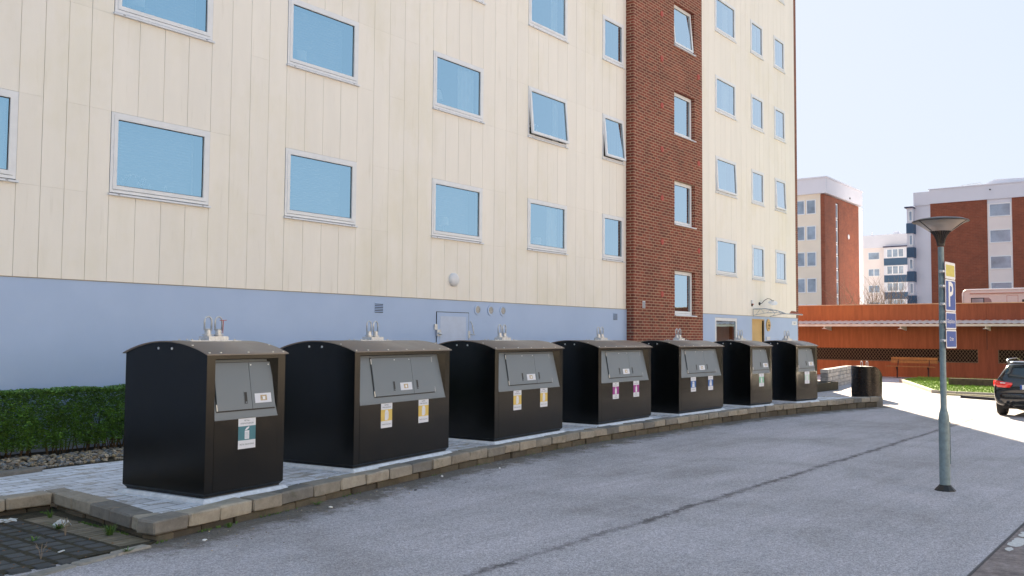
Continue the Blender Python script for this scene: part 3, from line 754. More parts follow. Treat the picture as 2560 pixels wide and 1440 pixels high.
for k in range(5):
    window(bw0, bw1, 2.33 + FH * k, 3.77 + FH * k, YB, deep=.13, tilt=5 if k == 3 else 0, curtain=[('r', .2, 1)])
window(GW[0], GW[2], GW[1], GW[3], YF - .012, deep=.02, curtain=[('l', 1.0, 0)])
# close the openings of the rows that lie above the picture
mb = MB()
for c, (x0, x1) in {**winL, **winR}.items():
    for r in range(2, 2 + NR):
        if (c in (0, 1, 2) and r > 4) or (c in (3, 4, 5) and r > 5) or r > 6: mb.box(x0, YF + .04, Z0(r), x1, YF + .1, Z0(r) + ROWH)
for k in range(5, NR + 1): mb.box(bw0, YB + .1, 2.33 + FH * k, bw1, YB + .15, 3.77 + FH * k)
mb.build('upper_opening_infill', M['white'], bld)

# fixtures on the facade ----------------------------------------------------
def louvre(x0, x1, z0, z1, y, n_=6):
    mb = MB(); mb.box(x0 - .01, y - .004, z0 - .01, x1 + .01, y + .0, z1 + .01, 0)
    h = (z1 - z0) / n_
    for i in range(n_):
        mb.box(x0, y - .006, z0 + h * i, x1, y - .0035, z0 + h * (i + .48), 1)
        mb.prism([(y - .016, z0 + h * (i + .5)), (y - .004, z0 + h * (i + .98)), (y - .002, z0 + h * (i + .5))], 0, x0, x1, 0)
    return mb
yp = YF - .013
louvre(12.96, 13.19, 2.13, 2.33, yp).build('louvre_vent', [M['plinth'], M['gasket']], bld)
louvre(22.28, 22.50, 2.15, 2.34, yp).build('louvre_vent', [M['plinth'], M['gasket']], bld)
louvre(23.56, 23.70, 2.53, 2.72, YB - .001).build('louvre_vent', [M['white_metal'], M['gasket']], bld)
for x in (16.24, 16.725, 17.19):
    mb = MB()
    def disc(cx, cz, r0, r1, y0, y1, m=0, seg=28):
        vs = []; fs = []
        for k in range(seg):
            a = 2 * math.pi * k / seg
            vs += [(cx + r0 * math.cos(a), y0, cz + r0 * math.sin(a)), (cx + r1 * math.cos(a), y0, cz + r1 * math.sin(a)), (cx + r1 * math.cos(a), y1, cz + r1 * math.sin(a))]
        for k in range(seg):
            a, b = 3 * k, 3 * ((k + 1) % seg)
            if r0 > 0: fs.append((a, b, b + 1, a + 1))
            fs.append((a + 1, b + 1, b + 2, a + 2))
        mb.add(vs, fs, m)
        if r0 == 0: mb.add([(cx + r1 * math.cos(2 * math.pi * k / seg), y0, cz + r1 * math.sin(2 * math.pi * k / seg)) for k in range(seg)], [tuple(range(seg))], m)
    disc(x, 2.275, .085, .128, yp - .014, yp); disc(x, 2.275, 0, .085, yp - .004, yp, 1)
    for q in range(-6, 7):
        t = q * .013; hl = math.sqrt(max(0, .083 ** 2 - t * t))
        mb.box(x + t - .0022, yp - .007, 2.275 - hl, x + t + .0022, yp - .005, 2.275 + hl, 2); mb.box(x - hl, yp - .008, 2.275 + t - .0022, x + hl, yp - .0065, 2.275 + t + .0022, 2)
    for q in range(4): mb.box(x + .107 * math.cos(q * 1.57 + .4) - .006, yp - .018, 2.275 + .107 * math.sin(q * 1.57 + .4) - .006, x + .107 * math.cos(q * 1.57 + .4) + .006, yp - .013, 2.275 + .107 * math.sin(q * 1.57 + .4) + .006, 2)
    mb.build('round_vent', [M['plinth'], M['gasket'], M['galv']], bld)
mb = MB()   # white dome vent on the cladding
vs = []
for i, (r, d) in enumerate([(.155, 0), (.155, .03), (.13, .065), (.09, .085), (.0, .09)]):
    vs.append((r, d))
pts = []; seg = 24
for r, d in vs:
    for k in range(seg): pts.append((15.385 + r * math.cos(2 * math.pi * k / seg), YF - .002 - d, 2.93 + r * math.sin(2 * math.pi * k / seg)))
mb.add(pts, [(i * seg + k, (i + 1) * seg + k, (i + 1) * seg + (k + 1) % seg, i * seg + (k + 1) % seg) for i in range(len(vs) - 1) for k in range(seg)])
mb.build('vent_cover', M['white_metal'], bld, smooth=True)
# steel hatch door in the plinth
mb = MB(); mb.box(14.83, yp - .016, .62, 15.90, yp, 2.185); dr = mb.build('hatch_door', M['plinth'], bld)
mb = MB(); ring(mb, 14.815, .605, 15.915, 2.2, .013, yp - .010, yp); mb.build('door_seam', M['gasket'], dr)
mb = MB(); mb.box(14.93, yp - .020, .9, 15.80, yp - .0165, 2.10); mb.build('door_leaf_plate', simple('pale_blue_door_paint', (.52, .60, .76), .5, var=.05), dr)
mb = MB(); mb.box(14.74, yp - .03, 1.42, 14.83, yp - .0, 1.52); mb.build('hinge_plate', M['galv'], dr)
mb = MB(); mb.box(14.74, yp - .03, 1.80, 14.83, yp - .0, 1.92); mb.box(14.80, yp - .05, 1.66, 14.93, yp - .0165, 1.80); mb.build('lock_bracket', M['galv'], dr)
mb = MB(); mb.tube([(14.82, yp - .06, 1.72), (14.93, yp - .06, 1.70)], .022, 8); mb.build('padlock', M['galv'], dr)
mb = MB(); mb.tube([(14.86, yp - .05, 1.47), (15.18, yp - .05, 1.455)], .011, 8); mb.build('latch_bar', M['galv'], dr)
mb = MB(); mb.box(15.88, yp - .03, 1.62, 15.95, yp - .0, 1.78); mb.box(15.92, yp - .03, 1.40, 15.97, yp, 1.56)
mb.tube([(15.94, yp - .04, 2.0), (15.975, yp - .06, 1.93), (16.03, yp - .07, 1.72)], .012, 8); mb.tube([(15.95, yp - .06, 1.70), (16.08, yp - .06, 1.695)], .013, 8); mb.build('lever_handle', M['galv'], dr)
# red round plates on the brick tower
for x, z in ((24.76, 5.94), (24.76, 4.58), (24.75, 2.98), (27.28, 4.50), (27.28, 7.40), (24.76, 8.82), (24.76, 7.46), (24.76, 10.3), (27.28, 10.3), (24.76, 11.7)):
    mb = MB(); disc(x, z, 0, .088, YB - .02, YB); disc(x, z, 0, .02, YB - .03, YB, 0, 10)
    mb.build('anchor_plate', M['redclay'], bld)
# entrance door, canopy
mb = MB(); mb.box(GD[0] + .04, YF + .06, GD[1], GD[2] - .07, YF + .11, GD[3] - .04); dd = mb.build('entrance_door', M['oak'], bld)
mb = MB(); ring(mb, GD[0], GD[1], GD[2], GD[3], .05, YF + .0, YF + .06); mb.box(GD[0] + .05, YF + .05, GD[3] - .13, GD[2] - .08, YF + .058, GD[3] - .05); mb.build('door_frame', M['oak'], dd)
mb = MB(); mb.box(GD[2] - .075, YF - .006, GD[1], GD[2] - .05, YF + .06, GD[3] - .05); mb.build('door_gap', M['black'], dd)
cx0, cx1 = 32.25, 33.55
mb = MB()
for xx in (cx0, cx1 + .35):
    mb.tube([(xx, YF - .01, 2.73), (xx, YF - .5, 2.74), (xx, YF - .95, 2.66), (xx, YF - 1.25, 2.55)], .018, 8)
    mb.tube([(xx, YF - .01, 2.50), (xx, YF - .5, 2.585), (xx, YF - .95, 2.585), (xx, YF - 1.25, 2.55)], .012, 8)
    for a, b in (((-.12, 2.51), (-.3, 2.74)), ((-.3, 2.74), (-.45, 2.58)), ((-.55, 2.58), (-.68, 2.72)), ((-.68, 2.72), (-.85, 2.58))):
        mb.tube([(xx, YF + a[0], a[1]), (xx, YF + b[0], b[1])], .009, 6)
mb.tube([(cx0 - .04, YF - 1.26, 2.545), (cx1 + .4, YF - 1.26, 2.545)], .02, 8)
mb.tube([(cx0, YF - .02, 2.73), (cx0, YF - .02, 2.42)], .016, 8)
cn = mb.build('canopy_bracket', M['galv'], bld)
mb = MB(); pr = [(-.01, 2.755), (-.5, 2.765), (-.95, 2.685), (-1.3, 2.56)]
for a, b in zip(pr, pr[1:]): mb.add([(cx0 - .08, YF + a[0], a[1]), (cx1 + .43, YF + a[0], a[1]), (cx1 + .43, YF + b[0], b[1]), (cx0 - .08, YF + b[0], b[1])], [(0, 1, 2, 3)])
mb.build('canopy_sheet', M['clear'], cn)

# wall lamp, alarm, plaque, signs: things of their own
wl_ = thing('wall_lamp', 'dark gooseneck wall lamp with a shallow shade above the entrance canopy', 'lamp', (32.86, YF, 2.95))
mb = MB(); mb.lathe([(.0, 0), (.06, .0), (.06, .03), (.0, .035)], (0, 0, 0), 16)
mb.v = [(x, -z, y) for x, y, z in mb.v]; mb.build('wall_plate', M['black'], wl_, origin=(0, 0, 0))
mb = MB(); mb.tube([(0, -.03, 0), (.02, -.1, .02), (.05, -.18, .12), (.10, -.28, .19), (.17, -.36, .18), (.23, -.42, .12)], .011, 8); mb.build('arm', M['black'], wl_, True, origin=(0, 0, 0))
mb = MB(); mb.lathe([(.035, .07), (.04, .03), (.06, .015), (.17, -.03), (.175, -.035)], (0, 0, 0), 24, 0, False); sh = mb.build('lamp_shade', M['lamp_white'], wl_, True, origin=(0, 0, 0)); sh.location = (.26, -.44, .07); sh.rotation_euler = (R(20), R(-28), 0)
mb = MB(); mb.lathe([(.0, -.13), (.04, -.12), (.055, -.08), (.045, -.02), (.03, 0)], (0, 0, 0), 16, 0, False); bu = mb.build('bulb', M['clear'], wl_, True, origin=(0, 0, 0)); bu.location = (.26, -.44, .07); bu.rotation_euler = (R(20), R(-28), 0)
mb = MB(); mb.bbox((0, -.03, .02), (.08, .06, .14), 0, .008); a_ = mb.build('alarm_box', M['white_metal']); tag(a_, 'white alarm box with a red light beside the gooseneck wall lamp', 'alarm'); a_.location = (32.12, YF, 2.98)
mb = MB(); mb.lathe([(0, -.05), (.035, -.045), (.035, 0), (0, .0)], (.03, -.04, -.055), 14); mb.build('beacon', M['redclay'], a_, origin=(0, 0, 0))
mb = MB(); mb.bbox((0, -.03, -.1), (.05, .05, .1), 0, .006); mb.build('lower_housing', M['black'], a_, origin=(0, 0, 0))
# carved plaque
ov = thing('wooden_plaque', 'oval carved wooden plaque beside the pale oak entrance door', 'sign', (33.66, YF, 2.15))
mb = MB(); seg = 32
def oval(mb, a, b, y0, y1, m=0, cz=0):
    pts = [(a * math.cos(2 * math.pi * k / seg) * (1 + .05 * math.cos(8 * math.pi * k / seg)), b * math.sin(2 * math.pi * k / seg)) for k in range(seg)]
    mb.add([(x, y1, z + cz) for x, z in pts] + [(x, y0, z + cz) for x, z in pts], [tuple(range(seg, 2 * seg))] + [(k, (k + 1) % seg, seg + (k + 1) % seg, seg + k) for k in range(seg)], m)
oval(mb, .185, .235, -.05, -.01); mb.build('plaque_board', M['oak'], ov, origin=(0, 0, 0))
mb = MB(); oval(mb, .05, .02, -.056, -.05, 0, .09)
for pts in ([(-.07, .03), (-.03, .02), (-.05, -.04)], [(.03, .04), (.05, 0), (.01, -.04)], [(.07, .02), (.09, -.03), (.05, -.05)], [(-.06, -.10), (0, -.12), (.07, -.10)], [(-.05, -.14), (.06, -.14)]):
    mb.tube([(x, -.055, z) for x, z in pts], .010, 6)
mb.build('carving', M['lamp_bronze'], ov, origin=(0, 0, 0))
def sign_text(mb, body, size, y, cx, cz, m, sx=1.0, bold=0.0):
    vs, fs = text_geo(body, size, bold); mb.add([(cx + a * sx, y, cz + b) for a, b in vs], fs, m)
mb = MB(); mb.box(-.25, -.022, -.075, .25, -.006, .075, 0); sign_text(mb, '1-3', .12, -.0235, 0, 0, 1, 1.2, .004)
hn = mb.build('house_number_sign', [M['plate_white'], M['text_dark']], origin=(0, 0, 0)); hn.location = (36.42, YF - .006, 2.27); tag(hn, 'small white house number sign on the plinth by the building corner', 'sign')
mb = MB(); mb.bbox((0, -.02, 0), (.34, .03, .13), 0, .006); mb.box(-.14, -.038, .02, .14, -.035, .024, 1); mb.box(-.14, -.038, -.02, .14, -.035, -.016, 1)
ip = mb.build('intercom_panel', [M['white_metal'], M['plinth']], origin=(0, 0, 0)); ip.location = (33.64, YF - .012, 1.645); tag(ip, 'pale rectangular panel on the wall below the wooden plaque', 'panel')

# things standing in the windows
def win_lamp(x, z, label, cone=True, sz=1.0):
    t = thing('table_lamp', label, 'lamp', (x, YF + .19, z), group=None)
    mb = MB(); mb.lathe([(.07 * sz, 0), (.07 * sz, .015), (.01, .02), (.008, .26 * sz)], (0, 0, 0), 16); mb.build('lamp_foot', M['white_metal'], t, True, origin=(0, 0, 0))
    mb = MB()
    if cone: mb.lathe([(.13 * sz, .22 * sz), (.08 * sz, .42 * sz)], (0, 0, 0), 24, 0, False)
    else: mb.lathe([(.115 * sz, .18 * sz), (.115 * sz, .36 * sz)], (0, 0, 0), 24, 0, False)
    mb.build('lamp_shade', M['lamp_white'], t, True, origin=(0, 0, 0))
SH = .06
win_lamp(7.73, Z0(3) + SH, 'white drum table lamp in the top left window, partly cut by the picture edge', False, 1.2)
win_lamp(11.1, Z0(3) + SH, 'white drum table lamp behind the blind of the window in the upper left middle', False)
win_lamp(14.98, Z0(3) + SH, 'white cone table lamp with a thin stem standing in a window', True, 1.1)
win_lamp(15.25, Z0(2) + SH + .1, 'pale wide lamp shade behind the blind in the lowest window above the round vents', False)
win_lamp(18.85, Z0(2) + SH, 'pale drum lamp shade in the lowest window nearest the brick tower but one', False, .9)
def flower(x, z, label, n_=14, h=.35, spread=.22):
    t = thing('potted_plant', label, 'plant', (x, YF + .2, z))
    mb = MB(); mb.lathe([(.05, 0), (.065, .11)], (0, 0, 0), 14); mb.build('pot', M['lamp_white'], t, True, origin=(0, 0, 0))
    st = MB(); fl = MB()
    for i in range(n_):
        a = random.uniform(-spread, spread); b = random.uniform(-.03, .03); hh = h * random.uniform(.4, 1)
        st.tube([(0, 0, .1), (a * .4, b, hh * .7), (a, b, hh)], .003, 4)
        for k in range(5):
            ang = k * 1.257; fl.add([(a, b, hh), (a + .03 * math.cos(ang), b - .01, hh + .03 * math.sin(ang)), (a + .034 * math.cos(ang + .6), b, hh + .034 * math.sin(ang + .6))], [(0, 1, 2)])
    st.build('stem', M['plant'], t, origin=(0, 0, 0)); fl.build('blossom', M['flower'], t, origin=(0, 0, 0))
flower(7.62, Z0(2) + SH, 'white orchid at the left behind the blind of the large lower left window', 9, .38, .12)
flower(7.95, Z0(2) + SH, 'white orchid right of its twin behind the blind of the large lower left window', 9, .38, .12)
flower(8.42, Z0(2) + SH, 'small pale flower in the middle of the large lower left window', 5, .22, .12)
flower(18.62, Z0(3) + SH, 'white flowering pot plant in the tilted open window', 22, .42, .24)

# ------------------------------------------------------------------ recycling bins
BIN_D, BIN_H = 1.29, 1.46
RAD = (.645 ** 2 + .122 ** 2) / (2 * .122)
def arc_z(y): return BIN_H + .122 - RAD + math.sqrt(RAD ** 2 - (y - .645) ** 2)
def slant_y(z): return .17 * (z - .78)
bcache = {}
def bin_meshes(W_, wide):
    if wide in bcache: return bcache[wide]
    D, H = BIN_D, BIN_H; d = {}
    # body shell: sides, back, posts, lower front, inset skirt
    mb = MB()
    ys = [D * i / 12 for i in range(13)]
    for x, rev in ((0, False), (W_, True)):
        vs = [(x, y, .035) for y in ys] + [(x, y, arc_z(y)) for y in ys]
        fs = [(i, 13 + i, 14 + i, i + 1) for i in range(12)]
        if rev: fs = [f[::-1] for f in fs]
        mb.add(vs, fs)
    mb.quad((0, D, .035), (0, D, H), (W_, D, H), (W_, D, .035))
    i_ = .03
    lo = [(i_, i_, 0), (W_ - i_, i_, 0), (W_ - i_, D - i_, 0), (i_, D - i_, 0)]; up = [(0, 0, .035), (W_, 0, .035), (W_, D, .035), (0, D, .035)]
    mb.add(lo + up, [(0, 1, 5, 4), (1, 2, 6, 5), (2, 3, 7, 6), (3, 0, 4, 7)])
    p = .11
    for a, b in ((0, p - .002), (W_ - p + .002, W_)): mb.quad((a, 0, .035), (b, 0, .035), (b, 0, H), (a, 0, H))
    mb.quad((p - .002, 0, 1.41), (W_ - p + .002, 0, 1.41), (W_ - p + .002, 0, H), (p - .002, 0, H))
    # opening: inner side walls, ceiling
    t = .075; zt = 1.40; yt = slant_y(zt)
    for s_, a, b in ((1, p - .002, p + t), (-1, W_ - p + .002, W_ - p - t)):
        mb.add([(a, 0, .78), (a, 0, 1.41), (b, yt + .005, 1.41), (b, yt + .005, zt)], [(0, 1, 2, 3)] if s_ < 0 else [(3, 2, 1, 0)])
    mb.quad((p - .002, 0, 1.41), (p + t, yt + .01, 1.41), (W_ - p - t, yt + .01, 1.41), (W_ - p + .002, 0, 1.41))
    d['body'] = mb.mesh('body', M['bin'])
    # lower front sheet
    mb = MB(); mb.box(p + .001, -.0015, .036, W_ - p - .001, .004, .775)
    d['front_panel'] = mb.mesh('front_panel', M['bin'])
    # slanted hatch surround
    mb = MB()
    A, B, C_, E_ = (p, -.003, .78), (W_ - p, -.003, .78), (W_ - p - t, yt, zt), (p + t, yt, zt)
    mb.quad(A, B, C_, E_); mb.box(p, -.008, .772, W_ - p, .0, .784)
    d['hatch_surround'] = mb.mesh('hatch_surround', M['bin_panel'])
    # doors on the slant
    def S(x, z, off): return (x, slant_y(z) - .0 - off * .986, z + off * .168)
    def slab(mb, x0, x1, z0, z1, o0, o1, m=0):
        mb.add([S(x0, z0, o0), S(x1, z0, o0), S(x1, z1, o0), S(x0, z1, o0), S(x0, z0, o1), S(x1, z0, o1), S(x1, z1, o1), S(x0, z1, o1)],
               [(4, 5, 6, 7), (0, 1, 5, 4), (1, 2, 6, 5), (2, 3, 7, 6), (3, 0, 4, 7)], m)
    x0, xs, x1 = (.43, 1.312, 1.83) if wide else (.15, .632, .965)
    gap = MB(); slab(gap, x0 - .008, x1 + .008, .852, 1.372, .0035, .005); d['hatch_seam'] = gap.mesh('hatch_seam', M['black'])
    doors = []
    for a, b, sl in ((x0, xs - .003, (.845, .880) if wide else (.527, .565)), (xs + .003, x1, (1.385, 1.42) if wide else None)):
        mb = MB(); slab(mb, a, b, .866, 1.364, .007, .020); dm = mb.mesh('hatch_door', M['bin_panel'])
        sm = None
        if sl:
            mb = MB(); slab(mb, sl[0] - .006, sl[1] + .006, .918, 1.052, .0205, .0225, 1); slab(mb, sl[0], sl[1], .924, 1.046, .0228, .0235, 0); slab(mb, sl[0] + .01, sl[1] - .008, .93, .945, .0238, .026, 1)
            sm = mb.mesh('handle_slot', [M['black'], M['bin_panel']])
        doors.append((dm, sm))
    d['doors'] = doors
    hn = []
    def small(pts, r, k):
        q = MB(); q.tube(pts, r, k); return q
    for z in (.90, 1.32):
        for hx in ((x0 - .004, x1 + .004) if wide else (x0 - .004,)):
            hn.append(('hinge', small([S(hx, z - .035, .014), S(hx, z + .035, .014)], .006, 6).mesh('hinge', M['bolt'])))
    for x in ((.93, 1.27) if wide else (.66, .92)):
        hn.append(('screw', small([S(x, 1.335, .02), S(x, 1.335, .024)], .008, 8).mesh('screw', M['bolt'])))
    d['hinges'] = hn
    lb = MB(); la, lb_ = (1.0, 1.27) if wide else (.675, .915)
    slab(lb, la, lb_, .922, 1.024, .021, .0225, 0); slab(lb, la + .08, la + .175, .945, 1.004, .0228, .0235, 1); slab(lb, la + .11, la + .15, .955, .99, .0238, .0242, 2)
    d['info_label'] = lb.mesh('info_label', [M['st_white'], M['st_photo'], M['lamp_white']])
    # lid
    mb = MB(); n_ = 20; ov = .028; th = .011
    ys2 = [-ov + (D + 2 * ov) * i / n_ for i in range(n_ + 1)]
    e = .024; vs = []
    for y in ys2: vs += [(-e, y, arc_z(y) + .004), (W_ + e, y, arc_z(y) + .004), (W_ + e, y, arc_z(y) + .004 + th), (-e, y, arc_z(y) + .004 + th)]
    fs = []
    for i in range(n_):
        a, b = 4 * i, 4 * i + 4
        fs += [(a + 3, a + 2, b + 2, b + 3), (a, b, b + 1, a + 1), (a, a + 3, b + 3, b), (a + 1, b + 1, b + 2, a + 2)]
    fs += [(0, 1, 2, 3), (4 * n_, 4 * n_ + 3, 4 * n_ + 2, 4 * n_ + 1)]
    mb.add(vs, fs); d['lid'] = mb.mesh('lid', M['bin_roof'])
    for pl in d['lid'].polygons: pl.use_smooth = abs(pl.normal.z) > .8
    # bolts
    mb = MB()
    for y in (.755, .541):
        for xx, sg in ((0, -1), (W_, 1)): mb.tube([(xx, y, 1.517), (xx + sg * .006, y, 1.517)], .014, 10)
    xb = [.03, .27, .7, 1.12, 1.53, 1.94, W_ - .03] if wide else [.03, .18, .56, .92, W_ - .03]
    for x in xb:
        for yy in (.005, D - .005): mb.tube([(x, yy, arc_z(yy) + .012), (x, yy, arc_z(yy) + .022)], .011, 8)
    for yy in (.25, .95): mb.tube([(W_ - .01, yy, arc_z(yy) + .012), (W_ - .01, yy, arc_z(yy) + .021)], .011, 8)
    for yy in (.25, .95): mb.tube([(.02, yy, arc_z(yy) + .012), (.02, yy, arc_z(yy) + .021)], .011, 8)
    d['bolts'] = mb.mesh('lid_bolts', M['bolt'])
    # base frame
    mb = MB()
    mb.add([(-.012, -.012, -.012), (W_ + .012, -.012, -.012), (W_ + .012, D + .012, -.012), (-.012, D + .012, -.012), (-.045, -.045, -.046), (W_ + .045, -.045, -.046), (W_ + .045, D + .045, -.046), (-.045, D + .045, -.046)],
           [(0, 1, 2, 3), (4, 5, 1, 0), (5, 6, 2, 1), (6, 7, 3, 2), (7, 4, 0, 3)])
    mb.box(-.06, -.06, -.062, W_ + .09, D + .06, -.046)
    mb.box(.03, .03, -.02, W_ - .03, D - .03, .01, 1)
    d['base'] = mb.mesh('base_frame', [M['galv_base'], M['black']])
    # lifting gear
    c = W_ / 2; zt_ = 1.592
    mb = MB(); mb.box(c - .36, .50, zt_, c + .36, .78, zt_ + .010); mb.box(c - .07, .54, zt_ + .010, c + .21, .70, zt_ + .055)
    for xx in (c - .30, c - .2, c + .3): mb.tube([(xx, .54, zt_ + .01), (xx, .54, zt_ + .024)], .012, 8); mb.tube([(xx, .74, zt_ + .01), (xx, .74, zt_ + .024)], .012, 8)
    for xx in (c + .0, c + .15):
        mb.lathe([(.045, 0), (.045, .055), (.062, .056), (.062, .066), (.036, .067), (.036, .118), (.0, .12)], (xx, .64, zt_ + .01), 16)
    d['lift_plate'] = mb.mesh('lift_plate', M['galv'])
    hk = MB()
    pts = [(-.048, 0, 0), (-.05, 0, .10)] + [(-.05 * math.cos(a), 0, .10 + .052 * math.sin(a)) for a in [i * math.pi / 8 for i in range(1, 8)]] + [(.05, 0, .10), (.048, 0, -.005)]
    hk.tube([(x, 0, z) for x, _, z in pts], .010, 10); hk.tube([(-.048, 0, .012), (.048, 0, .012)], .006, 6)
    d['hook'] = hk.mesh('lift_loop', M['galv'])
    for pl in d['hook'].polygons: pl.use_smooth = True
    bcache[wide] = d; return d

def sticker(kind):
    """local x 0..w, z down from 0"""
    w_, h_ = .245, .326
    band = {'metal': 'st_teal', 'paper': 'st_yellow', 'plastic': 'st_purple', 'news': 'st_blue', 'colour': 'st_green', 'clear': 'st_pale'}[kind]
    txt = {'metal': (['METALL-', 'FÖRPACKNINGAR'], ['METAL PACKAGING']), 'paper': (['PAPPERS-', 'FÖRPACKNINGAR'], ['PAPER PACKAGING']),
           'plastic': (['PLAST-', 'FÖRPACKNINGAR'], ['PLASTIC', 'PACKAGING']), 'news': (['TIDNINGAR'], ['NEWSPAPERS']),
           'colour': (['FÄRGAT', 'GLAS'], ['COLOURED', 'GLASS']), 'clear': (['OFÄRGAT', 'GLAS'], ['CLEAR', 'GLASS'])}[kind]
    mb = MB(); t1, t2 = -.086, -.236
    mb.box(0, -.0030, t1, w_, -.0016, 0, 0); mb.box(0, -.0030, t2, w_, -.0016, t1, 1); mb.box(0, -.0030, -h_, w_, -.0016, t2, 0)
    y = -.0036; cx = w_ / 2
    def poly(p, m=0, yy=y): mb.add([(cx + a, yy, b) for a, b in p], [tuple(range(len(p)))], m)
    if kind == 'metal':
        poly([(-.032, -.225), (.032, -.225), (.032, -.135), (-.032, -.135)])
        poly([(-.030, -.132), (.0, -.128), (.024, -.112), (.034, -.096), (.020, -.094), (-.008, -.105), (-.026, -.122)])
        for k in range(5): mb.box(cx - .024, -.0040, -.208 + k * .013, cx + .024, -.0038, -.206 + k * .013, 1)
    elif kind == 'paper':
        poly([(-.04, -.226), (.02, -.226), (.042, -.205), (.042, -.125), (.026, -.10), (.024, -.093), (-.026, -.093), (-.028, -.10), (-.04, -.13)])
        mb.box(cx - .03, -.0040, -.135, cx + .03, -.0038, -.133, 1); mb.box(cx + .02, -.0040, -.22, cx + .0215, -.0038, -.135, 1)
    elif kind in ('plastic', 'colour', 'clear'):
        poly([(-.036, -.228), (.036, -.228), (.036, -.145), (.030, -.13), (.014, -.112), (.011, -.094), (-.011, -.094), (-.014, -.112), (-.030, -.13), (-.036, -.145)])
        if kind != 'plastic': mb.box(cx - .036, -.0040, -.19, cx + .036, -.0038, -.186, 1)
    else:
        poly([(-.062, -.226), (.062, -.226), (.042, -.108), (.036, -.102), (-.036, -.102), (-.042, -.108)])
        poly([(-.034, -.148), (-.008, -.148), (-.010, -.126), (-.034, -.126)], 1, -.0042)
    for (lines, c0) in ((txt[0], -.043), (txt[1], -.281)):
        for i, s in enumerate(lines):
            sz = .0235 if len(s) > 9 else .024
            sign_text(mb, s, sz, y, cx, c0 + (len(lines) - 1) * .015 - i * .030, 2, .95)
    return mb.mesh('sticker', [M['st_white'], M[band], M['text_dark']])
bins = [(5.491, 8.185, 7.17, 0, 'metal', 'narrow dark bin nearest the camera with a teal sticker and red tag'),
        (7.906, 8.604, 8.76, 1, 'paper', 'wide dark bin with yellow stickers, right behind the nearest bin'),
        (11.361, 9.102, 5.10, 1, 'paper', 'wide dark bin with yellow stickers, standing next to the purple stickered bin'),
        (14.808, 9.325, 2.28, 1, 'plastic', 'wide dark bin with two purple bottle stickers'),
        (18.089, 9.313, -.76, 1, 'news', 'wide dark bin with two blue stickers'),
        (21.435, 9.081, -5.67, 0, 'colour', 'narrow dark bin with a green sticker, second from the far end of the row'),
        (23.728, 8.777, -9.38, 0, 'clear', 'narrow dark bin with a pale sticker at the far end of the row')]
stk = {}
for bx, by, ang, wide, kind, label in bins:
    W_ = 2.2 if wide else 1.11
    d = bin_meshes(W_, wide)
    t = thing('recycling_bin', label, 'recycling bin', (bx, by, 0), R(ang), 'recycling bins in a row on the paved terrace')
    mesh_obj('body', d['body'], t); mesh_obj('front_panel', d['front_panel'], t)
    hs_ = mesh_obj('hatch_surround', d['hatch_surround'], t); mesh_obj('hatch_seam', d['hatch_seam'], hs_)
    for i, (dm, sm) in enumerate(d['doors']):
        dd_ = mesh_obj('hatch_door', dm, t)
        if sm: mesh_obj('handle_slot', sm, dd_)
        if i == (0 if wide else 1): mesh_obj('info_label', d['info_label'], dd_)
    for nm_, me_ in d['hinges']: mesh_obj(nm_, me_, hs_)
    ld = mesh_obj('lid', d['lid'], t); mesh_obj('lid_bolts', d['bolts'], ld)
    mesh_obj('base_frame', d['base'], t)
    lp = mesh_obj('lift_plate', d['lift_plate'], t)
    for xx in (W_ / 2, W_ / 2 + .15): mesh_obj('lift_loop', d['hook'], lp, (xx, .64, 1.715))
    if kind == 'metal':
        mb = MB(); mb.tube([(W_ / 2 + .205, .63, 1.68), (W_ / 2 + .21, .63, 1.83)], .004, 6); mb.tube([(W_ / 2 + .15, .62, 1.825), (W_ / 2 + .255, .63, 1.83)], .004, 6)
        mb.build('red_tag', M['redclay'], lp, origin=(0, 0, 0))
    if kind not in stk: stk[kind] = sticker(kind)
    for xx in ((.553, 1.415) if wide else (.435,)): mesh_obj('sticker', stk[kind], t, (xx, 0, .775))

# ------------------------------------------------------------------ hedge, gravel, weeds
def leaf_cloud(mb, n_, fn, size, m=0, flat=0):
    for _ in range(n_):
        p = fn()
        if p is None: continue
        a = random.uniform(0, 6.283); tl = random.uniform(-1.0, 1.0); s = size * random.uniform(.6, 1.35)
        u = Vector((math.cos(a), math.sin(a), random.uniform(-.5, .5))).normalized(); v_ = Vector((-math.sin(a) * math.cos(tl), math.cos(a) * math.cos(tl), math.sin(tl))).normalized()
        P = Vector(p)
        mb.add([P - u * s, P - v_ * s * .45, P + u * s, P + v_ * s * .45], [(0, 1, 2, 3)], m)
hd = thing('hedge', 'clipped green hedge in front of the blue grey plinth', 'hedge', (6.0, 12.98, ZT))
from mathutils import noise as mnoise
def hfn():
    x = random.uniform(3.4, 8.6); z = random.uniform(.02, 1) ; face = random.random()
    top = .885 + .035 * mnoise.noise((x * 2.2, 0, 0)) + .02 * mnoise.noise((x * 9, 3, 0))
    y0 = 12.70 + .06 * mnoise.noise((x * 1.7, z * 3, 1)); y1 = 13.28
    zz = .06 + (top - .06) * z
    if face < .66: y = y0 + abs(random.gauss(0, .07)); y += .10 * max(0, .35 - z)
    elif face < .80: zz = top - abs(random.gauss(0, .03)); y = random.uniform(y0, y1)
    else: y = random.uniform(y0, y1)
    den = mnoise.noise((x * 3.1, y * 2.2, zz * 3.4)) + .5 * mnoise.noise((x * 8, y * 8, zz * 8))
    if den < -.42 and zz < top - .14 and random.random() < .8: return None
    if z < .16 and random.random() < .75 * (1 - z / .16): return None
    return (x, y, zz)
mb = MB(); leaf_cloud(mb, 120000, hfn, .0185); mb.build('foliage', M['leaf'], hd)
mb = MB()
